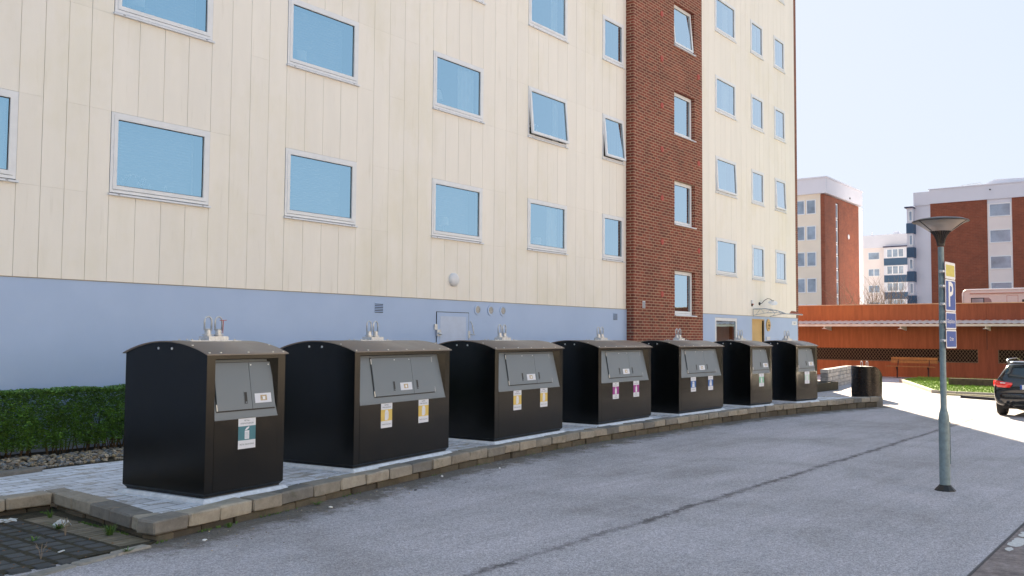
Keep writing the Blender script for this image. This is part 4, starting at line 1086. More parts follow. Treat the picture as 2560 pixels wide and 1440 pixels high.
for i in range(130):
    x = random.uniform(3.4, 8.6); y = random.uniform(12.8, 13.2); h = random.uniform(.4, .8)
    p = [(x, y, ZT)]; 
    for k in range(1, 5): p.append((p[-1][0] + random.uniform(-.06, .06), p[-1][1] + random.uniform(-.04, .03), ZT + h * k / 4))
    mb.tube(p, [.009, .008, .006, .004, .003], 5)
mb.build('stems', M['twig'], hd)

mb = MB()
ico_v = []
phi = (1 + 5 ** .5) / 2
ico_v = [Vector(v).normalized() for v in [(-1, phi, 0), (1, phi, 0), (-1, -phi, 0), (1, -phi, 0), (0, -1, phi), (0, 1, phi), (0, -1, -phi), (0, 1, -phi), (phi, 0, -1), (phi, 0, 1), (-phi, 0, -1), (-phi, 0, 1)]]
ico_f = [(0, 11, 5), (0, 5, 1), (0, 1, 7), (0, 7, 10), (0, 10, 11), (1, 5, 9), (5, 11, 4), (11, 10, 2), (10, 7, 6), (7, 1, 8), (3, 9, 4), (3, 4, 2), (3, 2, 6), (3, 6, 8), (3, 8, 9), (4, 9, 5), (2, 4, 11), (6, 2, 10), (8, 6, 7), (9, 8, 1)]
def stone(mb, x, y, z, s):
    q = Matrix.Rotation(random.uniform(0, 6.3), 3, 'Z') @ Matrix.Rotation(random.uniform(-.6, .6), 3, 'X')
    sc = Vector((random.uniform(.8, 1.5), random.uniform(.6, 1.1), random.uniform(.4, .8))) * s
    mb.add([Vector((x, y, z)) + q @ Vector((v.x * sc.x * random.uniform(.8, 1.15), v.y * sc.y * random.uniform(.8, 1.15), v.z * sc.z)) for v in ico_v], ico_f)
for i in range(2600):
    x = random.uniform(3.2, 8.8); yb = 11.9 if x > 6 else 11.9 - (6 - x) * .17
    y = yb + (12.85 - yb) * random.random() ** 1.1
    stone(mb, x, y, ZT + .012 + .04 * random.random() * (y - yb > .1), random.uniform(.016, .042))
o = mb.build('gravel', M['gravel']); tag(o, 'mixed grey and tan gravel stones along the foot of the hedge', 'gravel', kind='stuff')

def weed(x, y, z, label, n_=22, h=.09, sp=.06, name='weed', m='weed'):
    mb = MB()
    for i in range(n_):
        a = random.uniform(0, 6.28); r = random.uniform(0, sp * .4); lean = random.uniform(.1, 1) * sp; hh = h * random.uniform(.4, 1)
        bx_, by_ = x + r * math.cos(a), y + r * math.sin(a); w_ = .004
        px, py = -math.sin(a) * w_, math.cos(a) * w_
        mx, my = bx_ + lean * .5 * math.cos(a), by_ + lean * .5 * math.sin(a)
        mb.add([(bx_ - px, by_ - py, z), (bx_ + px, by_ + py, z), (mx + px, my + py, z + hh * .7), (mx - px, my - py, z + hh * .7), (bx_ + lean * math.cos(a), by_ + lean * math.sin(a), z + hh)], [(0, 1, 2, 3), (3, 2, 4)])
    o = mb.build(name, M[m]); return tag(o, label, 'weed', 'weeds growing from the joints by the kerb')
wz = -.232
for x, y, n_, h, sp, lb in ((4.56, 8.30, 40, .12, .09, 'largest grass tuft at the foot of the kerb, halfway along the brown edging'),
                        (4.60, 9.55, 26, .11, .05, 'upright green tuft in the inner kerb corner'), (4.40, 8.95, 34, .06, .10, 'low green tuft beside the crumpled paper scrap'),
                        (4.02, 9.62, 30, .07, .10, 'small grass tuft on the far row of setts'), (5.55, 7.83, 30, .06, .05, 'leafy green weed under the kerb on the asphalt, close to the corner'),
                        (4.33, 7.58, 24, .035, .08, 'flat weed on the pale edging blocks at the corner'), (3.35, 9.62, 26, .06, .08, 'grass tuft at the far left of the sett paving'),
                        (4.0, 8.6, 18, .05, .07, 'thin grass between setts in the middle of the paving'), (6.9, 8.1, 26, .04, .09, 'mossy weed at the foot of the kerb below the gap between the first two bins')):
    weed(x, y, wz - (.02 if y < 8.2 and x > 4.7 else 0), lb, n_, h, sp)
mb = MB()
for i in range(520):
    if random.random() < .35: x, y = 4.66 + .03 * random.random(), random.uniform(7.9, 9.9); zz = -.235
    else:
        k = int(random.random() ** 1.6 * 30); t = random.random(); x = KX[k][0] + (KX[k + 1][0] - KX[k][0]) * t; y = KX[k][1] + (KX[k + 1][1] - KX[k][1]) * t - random.uniform(0, .05) + .03; zz = zg(x)
    if mnoise.noise((x * 2.3, y * 2.3, 0)) < .05: continue
    for q in range(6):
        a = random.uniform(0, 6.28); r = random.uniform(.005, .02); h = random.uniform(.008, .03)
        mb.add([(x - .004, y, zz), (x + .004, y, zz), (x + r * math.cos(a), y + r * math.sin(a), zz + h)], [(0, 1, 2)])
tag(mb.build('moss', M['weed']), 'fine moss and seedlings in the joint at the foot of the kerb', 'moss', kind='stuff')
for (x, y, h, lb) in ((4.30, 8.62, .16, 'dry pale weed stalk near the paper scrap'), (3.72, 7.86, .15, 'dry pale weed stalk between the front setts')):
    mb = MB()
    for i in range(9):
        a = random.uniform(0, 6.28); mb.tube([(x, y, wz - .01), (x + .02 * math.cos(a), y + .02 * math.sin(a), wz + h * .6), (x + .045 * math.cos(a), y + .045 * math.sin(a), wz + h * random.uniform(.7, 1))], .0016, 4)
    tag(mb.build('dry_weed', simple('dry_stalk', (.28, .22, .16), .9)), lb, 'weed')
def scrap(x, y, z, s, label, seed, flat=.5):
    random.seed(seed); mb = MB(); vs = []; n_ = 7
    for i in range(n_):
        for j in range(n_): vs.append((x + s * (i / (n_ - 1) - .5) * 1.4 + random.uniform(-.012, .012) * s * 10, y + s * (j / (n_ - 1) - .5) + random.uniform(-.012, .012) * s * 10, z + s * flat * random.random() * (1 if 0 < i < n_ - 1 else .3)))
    mb.add(vs, [(i * n_ + j, (i + 1) * n_ + j, (i + 1) * n_ + j + 1, i * n_ + j + 1) for i in range(n_ - 1) for j in range(n_ - 1)])
    return tag(mb.build('litter_scrap', M['paper']), label, 'litter')
scrap(4.475, 9.05, -.238, .10, 'crumpled white paper scrap lying on the brown edging by the kerb', 3, .7)
scrap(4.24, 9.72, -.236, .16, 'flat pale torn sheet lying in the inner kerb corner', 4, .12)
mb = MB(); mb.bbox((3.95, 7.98, -.222), (.075, .02, .008), .5, .002); tag(mb.build('paper_strip', M['paper']), 'small white paper strip on the dark setts', 'litter')
for i, (x, y, s, lb) in enumerate(((5.05, 7.50, .022, 'tiny pale pebble at the foot of the kerb corner'), (6.9, 7.87, .02, 'tiny white pebble on the asphalt below the second kerb joint'), (10.55, 8.35, .022, 'pair of small white pebbles on the dirt strip before the third bin'), (8.35, 7.95, .016, 'dark pebble on the asphalt in front of the second bin'), (9.4, 8.45, .024, 'cream pebble beside the kerb in front of the second bin'))):
    mb = MB(); stone(mb, x, y, zg(x) + .006, s); tag(mb.build('pebble', M['lamp_white'] if 'dark' not in lb else M['black']), lb, 'pebble')
random.seed(21)
M['dead_leaf'] = simple('dead_leaf', (.20, .10, .04), .8, var=.3, isl=.3)
mb = MB(); leaf_cloud(mb, 60, lambda: (random.uniform(3.0, 4.6), random.uniform(7.6, 9.8), -.226), .014)
tag(mb.build('leaf_litter', M['dead_leaf']), 'scattered dry leaf bits on the dark setts', 'leaf litter', kind='stuff')

mb = MB()
for i in range(900):
    k = random.randrange(len(KX) - 1); t = random.random(); x = KX[k][0] + (KX[k + 1][0] - KX[k][0]) * t; y = KX[k][1] + (KX[k + 1][1] - KX[k][1]) * t - .02 - abs(random.gauss(0, .28))
    if x > 20 and random.random() < .6: continue
    stone(mb, x, y, zg(x) + .002, random.uniform(.003, .011))
tag(mb.build('grit', M['gravel']), 'loose grit and tiny stones scattered on the asphalt along the kerb', 'grit', kind='stuff')
# worn paint along the old paving edge at the right
mb = MB()
for i in range(80):
    x = 9.4 + (i / 46) ** .9 * 5.2; dens = min(1, max(.0, (x - 9.3) / 2.0))
    if random.random() > dens + .3: continue
    y = 1.60 - random.uniform(0, .03); ww = random.uniform(.05, .26) * (.3 + dens); L = random.uniform(.05, .26) * (.4 + dens)
    n_ = 9; pts = []
    for k in range(n_):
        a = 2 * math.pi * k / n_; pts.append((x + L * math.cos(a) * random.uniform(.7, 1.15), min(1.612, y - ww / 2 + ww * .55 * math.sin(a) * random.uniform(.7, 1.2)), zg(x) + .004 + i * .00003))
    mb.add(pts, [tuple(range(n_))])
o = struct(mb.build('road_marking', M['markpaint']))
mb = MB()
def stripe(a, b, wd):
    dx, dy = b[0] - a[0], b[1] - a[1]; L = math.hypot(dx, dy); nx, ny = -dy / L * wd / 2, dx / L * wd / 2
    mb.quad((a[0] - nx, a[1] - ny, zg(a[0]) + .004), (b[0] - nx, b[1] - ny, zg(b[0]) + .004), (b[0] + nx, b[1] + ny, zg(b[0]) + .004), (a[0] + nx, a[1] + ny, zg(a[0]) + .004))
stripe((26.1, 5.48), (33.2, 5.62), .10); stripe((26.1, 5.38), (25.8, 3.4), .06); stripe((28.4, 7.75), (30.9, 8.0), .08)
struct(mb.build('parking_line', M['markpaint']))

# ------------------------------------------------------------------ street lamp with parking signs
LX, LY = 12.816, 2.796; LZ = zg(LX)
lp = thing('street_lamp', 'grey green lamp post with a wide dish shaped lamp head and parking signs', 'street lamp', (LX, LY, LZ))
mb = MB(); mb.lathe([(.065, .05), (.065, .90), (.063, .945), (.056, .99), (.044, 1.03), (.0385, 1.06), (.0365, 3.16)], (LX, LY, LZ), 32, 0, False); mb.build('pole', M['pole'], lp, True)
mb = MB(); mb.lathe([(.128, 0), (.125, .012), (.078, .062), (.070, .075)], (LX, LY, LZ), 10, 0); mb.build('base_cover', M['black'], lp)
mb = MB(); mb.box(LX + .03, LY - .069, LZ + .34, LX + .036, LY + .0, LZ + .88)
mb.v = mb.v; mb.build('service_hatch', M['pole'], lp)
zh = 2.89
mb = MB(); seg = 48; prof = [(.046, 0), (.050, .04), (.062, .09), (.085, .14), (.118, .18), (.138, .195)]
vs = []
for r, z in prof:
    for k in range(seg):
        rr = r * (1.0 if k % 2 else .88 if z > .03 else .97); vs.append((LX + rr * math.cos(2 * math.pi * k / seg), LY + rr * math.sin(2 * math.pi * k / seg), zh + z))
fs = [(i * seg + k, i * seg + (k + 1) % seg, (i + 1) * seg + (k + 1) % seg, (i + 1) * seg + k) for i in range(len(prof) - 1) for k in range(seg)] + [tuple((len(prof) - 1) * seg + k for k in range(seg))]
mb.add(vs, fs); mb.build('lamp_housing', M['lamp_bronze'], lp)
mb = MB(); mb.lathe([(.135, .190), (.18, .225), (.25, .275), (.325, .318)], (LX, LY, zh), 48, 0, False); bw = mb.build('lamp_bowl', M['milky'], lp, True)
for k in range(3):
    a = .4 + k * 2.094; mb = MB(); pts = [(.138, .196), (.2, .235), (.27, .285), (.328, .322)]
    mb.tube([(LX + r * math.cos(a), LY + r * math.sin(a), zh + z) for r, z in pts], .006, 6); mb.build('bowl_rib', M['lamp_bronze'], bw)
mb = MB(); mb.lathe([(.0, .375), (.15, .372), (.28, .352), (.338, .330), (.346, .322), (.340, .314), (.325, .318), (.2, .34), (.0, .345)], (LX, LY, zh), 48, 0, False); mb.build('top_cover', M['lamp_bronze'], lp, True)
mb = MB(); mb.lathe([(.0, .338), (.19, .334), (.10, .285), (.04, .25), (.0, .24)], (LX, LY, zh), 32, 0, False); mb.build('reflector', M['lamp_white'], bw, True)
mb = MB(); mb.lathe([(.12, .30), (.22, .315), (.318, .322), (.318, .318), (.2, .308), (.12, .295)], (LX, LY, zh), 48, 0, False); mb.build('diffuser', simple('beige_diffuser', (.50, .44, .38), .4, var=.2), bw, True)
# signs: plates face -Y (the road that comes from the right)
def sign_plate(z0, z1, face, label, cat, draw=None, border=.018):
    W_ = .42; cz = (z0 + z1) / 2
    t = thing('traffic_sign', label, cat, (LX - .052, LY - .055, cz), R(-4.5), 'signs clamped to the lamp post')
    mb = MB(); H_ = z1 - z0
    def rr(x0, za, x1, zb, r, y0, y1, m=0):
        pts = []
        for cx, cz_, a0 in ((x1 - r, zb - r, 0), (x0 + r, zb - r, 90), (x0 + r, za + r, 180), (x1 - r, za + r, 270)):
            for k in range(5): a = R(a0 + 22.5 * k); pts.append((cx + r * math.cos(a), cz_ + r * math.sin(a)))
        mb.prism([(p[0], p[1]) for p in pts], 1, y0, y1, m)
    rr(0, -H_ / 2, W_, H_ / 2, .02, -.004, 0)
    mb.build('sign_plate', M['plate_white'], t, origin=(0, 0, 0))
    mb = MB(); rr(border, -H_ / 2 + border, W_ - border, H_ / 2 - border, .014, -.0052, -.0042)
    mb.build('sign_face', M[face], t, origin=(0, 0, 0))
    if draw: mb = MB(); draw(mb, W_, H_); mb.build('sign_print', M['plate_white'], t, origin=(0, 0, 0))
    mb = MB()
    for zz in ((-H_ * .28, H_ * .28) if H_ > .3 else (-.02,)):
        mb.box(-.088, -.0, zz - .010, .012, .016, zz + .010); mb.tube([(.0, .012, zz), (-.046, .048, zz)], .02, 8); mb.box(.04, .001, zz - .012, W_ - .04, .012, zz + .012)
    mb.build('clamp', M['galv'], t, origin=(0, 0, 0))
    return t
sign_plate(2.46, 2.68, 'plate_yellow', 'square sign with a yellow field, topmost on the lamp post', 'sign', border=.035)
sign_plate(2.035, 2.452, 'plate_blue', 'tall blue parking sign with a large white P on the lamp post', 'sign', lambda mb, W_, H_: sign_text(mb, 'P', .46, -.0058, W_ / 2, 0, 0, .95, .008))
sign_plate(1.80, 2.028, 'plate_blue', 'blue plate with a line of white lettering below the large P sign', 'sign', lambda mb, W_, H_: sign_text(mb, 'Gästplatser', .078, -.0058, W_ / 2, -.01, 0, .92))
sign_plate(1.552, 1.793, 'plate_blue', 'blue plate reading 12 tim, lowest of the signs on the lamp post', 'sign', lambda mb, W_, H_: sign_text(mb, '12 tim', .075, -.0058, W_ / 2, 0, 0, .9))

# ------------------------------------------------------------------ dark cylinder bin
CX, CY = 31.5, 9.25; CZ = zg(CX)
cb = thing('cylinder_bin', 'dark cylindrical waste bin with a sloping top and two lifting handles', 'waste bin', (CX, CY, CZ), R(-54))
mb = MB(); seg = 64; r_ = .485
def topz(x): return 1.085 if x < .08 else 1.085 - .36 * ((x - .08) / (r_ - .08)) ** 1.8
ring0 = [(r_ * math.cos(2 * math.pi * k / seg), r_ * math.sin(2 * math.pi * k / seg)) for k in range(seg)]
vs = [(x, y, 0) for x, y in ring0] + [(x, y, topz(x) - .0) for x, y in ring0]
mb.add(vs, [(k, (k + 1) % seg, seg + (k + 1) % seg, seg + k) for k in range(seg)])
o = mb.build('body', mat_paint_dark('dark_brown_metal', (.022, .016, .012), .27, .8, .55), cb, True, origin=(0, 0, 0))
mb = MB(); n_ = 16
xs_ = [-r_ + 2 * r_ * i / n_ for i in range(n_ + 1)]
for a, b in zip(xs_, xs_[1:]):
    ya, yb_ = math.sqrt(max(0, r_ ** 2 - a * a)), math.sqrt(max(0, r_ ** 2 - b * b))
    mb.quad((a, -ya - .004, topz(a) + .008), (b, -yb_ - .004, topz(b) + .008), (b, yb_ + .004, topz(b) + .008), (a, ya + .004, topz(a) + .008))
mb.build('lid', M['bin_roof'], cb, origin=(0, 0, 0))
for hx in (-.16, .02):
    mb = MB(); mb.tube([(hx - .03, 0, 1.07), (hx - .03, 0, 1.23), (hx - .012, 0, 1.255), (hx + .012, 0, 1.255), (hx + .03, 0, 1.23), (hx + .03, 0, 1.07)], .012, 8); mb.box(hx - .045, -.05, 1.08, hx + .045, .05, 1.105); mb.build('lift_handle', M['galv'], cb, True, origin=(0, 0, 0))

# ------------------------------------------------------------------ parking garage
GX = 52.8; g0 = zg(GX)
gar = thing('parking_garage', 'low orange painted concrete garage with mesh openings and a parapet', 'garage', (GX, 9, g0))
GTOP, GDECK = 3.54, 1.95
ops = [(-12, 8.86), (9.80, 26)]
mb = MB(); ys = [-14, -12, 8.86, 9.80, 26, 28]
mb.box(GX, -14, g0 - .3, GX + .25, 28, .44)
mb.box(GX, -14, 1.12, GX + .25, 28, 2.45)
mb.box(GX, 8.86, .44, GX + .25, 9.80, 1.12); mb.box(GX, 26, .44, GX + .25, 28, 1.12); mb.box(GX, -14, .44, GX + .25, -12, 1.12)
mb.build('wall', M['garage'], gar)
mb = MB(); mb.box(GX - .06, -14, 2.46, GX + .16, 9.352, GTOP); mb.box(GX - .06, 9.378, 2.46, GX + .16, 28, GTOP); mb.box(GX - .04, 9.35, 2.46, GX + .14, 9.38, GTOP - .01)
mb.build('parapet', M['garage'], gar)
mb = MB(); mb.box(GX - .09, -14, GTOP, GX + .19, 28, GTOP + .045); mb.build('parapet_cap', simple('parapet_cap_metal', (.62, .42, .28), .5), gar)
mb = MB(); mb.box(GX - .003, 9.352, 1.12, GX, 9.378, 2.45); mb.build('expansion_joint', M['gasket'], gar)
mb = MB(); mb.box(GX + .25, -14, GDECK - .25, GX + 32, 28, GDECK); mb.box(GX + 5, -14, g0, GX + 5.2, 28, GDECK - .25); mb.build('deck', M['garage_dark'], gar)
for a, b in ops:
    mb = MB(); h = .68; z0 = .44; y = a - h
    nn = 0
    while y < b:
        for s_ in (0, 1):
            y0, y1 = (y, y + h * .74) if s_ == 0 else (y + h * .74, y)
            za, zb_ = z0, z0 + h
            # clip to the opening
            ya, yb_ = max(a, min(y0, y1)), min(b, max(y0, y1))
            if ya < yb_:
                f0 = (ya - y0) / (y1 - y0); f1 = (yb_ - y0) / (y1 - y0)
                p0 = (GX + .06 + .006 * s_, ya, za + f0 * h); p1 = (GX + .06 + .006 * s_, yb_, za + f1 * h)
                d_ = .0125
                mb.add([(p0[0], p0[1] - d_, p0[2]), (p0[0], p0[1] + d_, p0[2]), (p1[0], p1[1] + d_, p1[2]), (p1[0], p1[1] - d_, p1[2])], [(0, 1, 2, 3)])
        y += .165
    ms = mb.build('wire_mesh', M['wire'], gar)
    mb = MB(); mb.box(GX - .012, a, .41, GX + .02, b, .44); mb.box(GX + .02, a, .44, GX + .05, a + .03, 1.12); mb.box(GX + .02, b - .03, .44, GX + .05, b, 1.12); mb.build('mesh_frame', M['wire'], ms)
# canopy along the wall
mb = MB(); vs = []; n_ = 42 * 12
for i in range(n_ + 1):
    y = -14 + 42 * i / n_; ph = (y / .33) % 1.0
    dz = .03 * (1 if .1 < ph < .45 else 0 if ph > .6 or ph < 0 else (.5))
    vs += [(GX - .02, y, 2.66 + dz), (GX - 1.28, y, 2.47 + dz)]
mb.add(vs, [(2 * i, 2 * i + 1, 2 * i + 3, 2 * i + 2) for i in range(n_)])
cpy = mb.build('canopy_roof', M['corr'], gar)
mb = MB(); mb.box(GX - 1.26, -14, 2.33, GX - 1.18, 28, 2.455); mb.build('canopy_beam', M['corr'], cpy)
for y in (-6.8, -2.7, 1.3, 5.3, 9.2, 13.35, 17.45, 21.5):
    mb = MB(); mb.prism([(GX - 1.22, 2.33), (GX - 1.22, 2.22), (GX - .02, 2.10), (GX - .02, 2.45)], 1, y - .03, y + .03); mb.box(GX - 1.24, y - .12, 2.19, GX - 1.12, y + .12, 2.22); mb.build('canopy_bracket', M['corr'], cpy)

# bench by the wall
BX, BY = 51.2, 12.65; BZ = zg(BX)
bn = thing('park_bench', 'orange brown wooden bench on dark legs in front of the orange garage wall', 'bench', (BX, BY, BZ))
L2 = 1.17
for k in range(2):
    mb = MB(); mb.bbox((BX + .27 + .03 * k, BY, BZ + .87 + .165 * k), (.035, L2 * 2, .15), 0, .008); mb.build('backrest_slat', M['wood_bench'], bn)
for k in range(3):
    mb = MB(); mb.bbox((BX + .12 - .14 * k, BY + .13, BZ + .62), (.12, L2 * 2 + .08, .04), 0, .008); mb.build('seat_slat', M['wood_bench'], bn)
for yy in (-.77, .79):
    mb = MB(); mb.box(BX - .02, BY + yy - .03, BZ, BX + .06, BY + yy + .03, BZ + .60); mb.tube([(BX, BY + yy, BZ + .38), (BX - .2, BY + yy, BZ + .59)], .02, 6)
    mb.tube([(BX + .10, BY + yy, BZ + .56), (BX + .34, BY + yy, BZ + 1.08)], .022, 6); mb.build('leg', M['iron'], bn)
    mb = MB(); mb.box(BX - .14, BY + yy - .16, BZ + .001, BX + .16, BY + yy + .16, BZ + .02); mb.build('foot_pad', M['kerb'], bn)

# grass island with its kerb
IS = [(46.1, 11.95), (37.1, 8.45), (36.5, 7.5), (36.48, 6.2), (36.46, 5.3), (36.3, -8), (50, -8), (50.2, 8.5), (49.4, 11.9)]
mb = MB(); mb.prism(IS, 2, -.6, -.29); struct(mb.build('grass_island', simple('island_turf', (.15, .25, .03), .95, var=.3, scale=4)))
mb = MB()
for _ in range(26000):
    x = random.uniform(36.6, 49.5); y = random.uniform(3.0, 11.9)
    if y > 8.3 + (x - 37.1) * .385: continue
    a = random.uniform(0, 6.28); h = random.uniform(.03, .085); w_ = .012
    mb.add([(x - w_ * math.sin(a), y + w_ * math.cos(a), -.292), (x + w_ * math.sin(a), y - w_ * math.cos(a), -.292), (x + random.uniform(-.03, .03), y + random.uniform(-.03, .03), -.29 + h)], [(0, 1, 2)])
tag(mb.build('grass', M['grassy']), 'sunlit bright green grass on the island by the parked car', 'grass', kind='stuff')
mb = MB(); P = IS[:6]
for (x0, y0), (x1, y1) in zip(P, P[1:]):
    L = math.hypot(x1 - x0, y1 - y0); nn = max(1, int(L / 1.0)); a = math.atan2(y1 - y0, x1 - x0)
    for k in range(nn):
        t = (k + .5) / nn; x, y = x0 + (x1 - x0) * t, y0 + (y1 - y0) * t; mb.bbox((x, y, (zg(x) - .1 - .255) / 2), (L / nn - .01, .13, -.255 - zg(x) + .1), a, .02, 0, .003)
tag(mb.build('island_kerb', mat_stone('pale_kerb_stone', [(.42, .38, .32), (.48, .44, .38), (.36, .33, .30)])), 'pale kerb stones bordering the grass island', 'kerb')
mb = MB()
for k in range(6): mb.bbox((42.0 - .05 * k, 8.95 - 1.9 * k - .95, -.14), (.14, 1.88, .30), 0, .012)
tag(mb.build('timber_edge', M['timber']), 'dark timber retaining beam behind the sunlit grass strip', 'edging')
mb = MB(); mb.prism([(-.10, 0), (-.05, .09), (.05, .09), (.10, 0)], 1, -.92, .92); o = mb.build('wheel_stop', M['tread'], origin=(0, 0, 0)); o.location = (34.1, 6.15, zg(34)); o.rotation_euler = (0, 0, R(-30)); tag(o, 'black rubber wheel stop on the asphalt in front of the grass island', 'wheel stop')
mb = MB(); mb.prism([(-.07, 0), (-.05, .06), (.05, .06), (.07, 0)], 1, -2.2, 2.2); o = mb.build('kerb_strip', mat_stone('yellowish_strip', [(.45, .40, .18), (.5, .45, .3)]), origin=(0, 0, 0)); o.location = (35.6, 5.6, zg(35)); o.rotation_euler = (0, 0, R(-8)); tag(o, 'thin pale yellow strip between the grass island kerb and the rubber wheel stop', 'edging')

# ------------------------------------------------------------------ parked estate car (rear towards the camera)
QX, QY = 26.62, 3.71; QZ = zg(27.5)
car = thing('parked_car', 'black estate car parked with its rear to the camera, lit by the sun', 'car', (QX, QY, QZ))
# stations: x, (half widths / z) from sill up over the roof
def ringp(hw, zb, wb, zbelt, wr, zr):
    return [(0, zb), (hw * .80, zb), (hw * .97, zb + .10), (hw, zb + .30), (hw, zbelt - .16), (wb, zbelt), ((wb + wr) / 2 + .012, (zbelt + zr) / 2), (wr, zr - .045), (wr - .10, zr - .004), (0, zr + .012)]
st_ = [(.02, ringp(.80, .34, .80, .60, .70, .66)), (.00, ringp(.84, .30, .84, .62, .74, .72)), (.04, ringp(.875, .27, .83, .90, .76, .96)), (.10, ringp(.89, .25, .80, .98, .74, 1.04)),
       (.30, ringp(.90, .24, .79, 1.0, .63, 1.33)), (.48, ringp(.905, .22, .79, .99, .60, 1.415)), (1.0, ringp(.91, .2, .80, .97, .60, 1.45)), (2.0, ringp(.91, .2, .80, .95, .60, 1.46)), (2.7, ringp(.905, .2, .80, .94, .58, 1.41)),
       (3.05, ringp(.90, .2, .78, .93, .62, 1.18)), (3.35, ringp(.90, .2, .76, .92, .68, .96)), (3.9, ringp(.89, .22, .72, .84, .62, .88)), (4.35, ringp(.86, .25, .64, .72, .5, .76)), (4.52, ringp(.74, .3, .5, .6, .4, .62))]
mb = MB(); vs = []; nr = 10
for x, r_l in st_:
    full = [(y, z) for y, z in r_l] + [(-y, z) for y, z in r_l[-2:0:-1]]
    vs += [(QX + x, QY + y, QZ + z) for y, z in full]
N_ = 18
mb.add(vs, [(i * N_ + k, i * N_ + (k + 1) % N_, (i + 1) * N_ + (k + 1) % N_, (i + 1) * N_ + k) for i in range(len(st_) - 1) for k in range(N_)] + [tuple(range(N_))[::-1], tuple((len(st_) - 1) * N_ + k for k in range(N_))])
bd = mb.build('body', M['carpaint'], car, True)
sb = bd.modifiers.new('s', 'SUBSURF'); sb.levels = 2; sb.render_levels = 2
def cq(pts): return [(QX + x, QY + y, QZ + z) for x, y, z in pts]
def patch(name, rows, mat, smooth=True):
    """grid of rows -> thin shell"""
    mb = MB(); n1 = len(rows[0]); vs = [p for r in rows for p in cq(r)]
    mb.add(vs, [(i * n1 + k, i * n1 + k + 1, (i + 1) * n1 + k + 1, (i + 1) * n1 + k) for i in range(len(rows) - 1) for k in range(n1 - 1)])
    o = mb.build(name, mat, car, smooth); sd_ = o.modifiers.new('t', 'SOLIDIFY'); sd_.thickness = .012; sd_.offset = 0; return o
yy = [-1, -.7, -.35, 0, .35, .7, 1]
def rowx(x, z, w_, bulge): return [(x + bulge * (y * y), y * w_, z) for y in yy]
patch('rear_window', [rowx(.055, 1.01, .66, .05), rowx(.13, 1.12, .64, .05), rowx(.215, 1.24, .60, .05), rowx(.27, 1.325, .565, .05)], M['carglass'])
patch('spoiler', [rowx(.235, 1.375, .58, .03), rowx(.215, 1.395, .58, .03), rowx(.40, 1.437, .56, .01)], M['carpaint'])
patch('rear_bumper', [rowx(-.055, .36, .80, .10), rowx(-.075, .46, .84, .12), rowx(-.075, .56, .85, .12), rowx(-.035, .62, .84, .10)], M['carpaint'])
for s_ in (1, -1):
    tl = patch('tail_light', [[(.095, s_ * .885, .78), (.02, s_ * .80, .765), (-.018, s_ * .62, .76), (-.022, s_ * .50, .76)], [(.09, s_ * .895, .86), (.012, s_ * .80, .85), (-.012, s_ * .62, .84), (-.016, s_ * .44, .84)], [(.085, s_ * .88, .945), (.022, s_ * .79, .94), (.0, s_ * .62, .905), (-.008, s_ * .44, .885)]], M['tail'])
    mb = MB(); mb.add(cq([(-.03, s_ * .72, .89), (-.03, s_ * .60, .885), (-.032, s_ * .60, .865), (-.03, s_ * .72, .87)]), [(0, 1, 2, 3)]); mb.build('lens_strip', M['plate_white'], tl)
    rl = MB(); rl.tube(cq([(.34, s_ * .60, 1.415), (.42, s_ * .61, 1.475), (.8, s_ * .61, 1.495), (1.9, s_ * .61, 1.50), (2.3, s_ * .6, 1.45)]), .015, 8)
    rl.build('roof_rail', M['chrome'], car, True)
    sw = patch('side_window', [[(.45, s_ * .812, 1.01), (1.1, s_ * .818, .99), (2.0, s_ * .818, .985), (2.9, s_ * .81, .97)], [(.50, s_ * .72, 1.20), (1.1, s_ * .73, 1.21), (2.0, s_ * .73, 1.21), (2.75, s_ * .72, 1.16)], [(.62, s_ * .635, 1.36), (1.1, s_ * .635, 1.385), (2.0, s_ * .635, 1.39), (2.5, s_ * .63, 1.36)]], M['carglass'])
    mi = MB(); mi.bbox((QX + 2.75, QY + s_ * .98, QZ + 1.0), (.1, .18, .13), 0, .03); mi.build('wing_mirror', M['carpaint'], car)
    for x in (.72, 3.55):
        w_ = MB(); cx_, cy_, cz_ = QX + x, QY + s_ * .79, QZ + .32
        pr = [(.20, -.10), (.295, -.11), (.318, -.085), (.32, 0), (.318, .085), (.295, .11), (.20, .10)]
        sg = 32; vv = []
        for r, o_ in pr:
            for k in range(sg): vv.append((cx_ + r * math.cos(2 * math.pi * k / sg), cy_ + o_, cz_ + r * math.sin(2 * math.pi * k / sg)))
        w_.add(vv, [(i * sg + k, i * sg + (k + 1) % sg, (i + 1) * sg + (k + 1) % sg, (i + 1) * sg + k) for i in range(len(pr) - 1) for k in range(sg)])
        wo = w_.build('wheel', M['tyre'], car, True)
        rm = MB(); rm.tube([(cx_, cy_ + s_ * .05, cz_), (cx_, cy_ + s_ * .07, cz_)], .205, 24)
        for k in range(5): a = k * 1.2566; rm.box(0, 0, 0, 0, 0, 0); rm.tube([(cx_, cy_ + s_ * .08, cz_), (cx_ + .19 * math.cos(a), cy_ + s_ * .08, cz_ + .19 * math.sin(a))], .022, 6)
        rm.build('rim', M['chrome'], wo)
mb = MB(); mb.box(QX - .048, QY - .26, QZ + .725, QX - .03, QY + .26, QZ + .84); npl = mb.build('number_plate', M['plate_white'], car)
mb = MB(); mb.box(QX - .0495, QY + .215, QZ + .727, QX - .0482, QY + .259, QZ + .838); mb.build('plate_country_strip', M['plate_blue'], npl)
mb = MB(); vs, fs = text_geo('KBA 482', .105, .002); mb.add([(QX - .0500, QY - .02 - a * .92, QZ + .782 + b) for a, b in vs], [f[::-1] for f in fs]); mb.build('plate_text', M['text_dark'], npl)
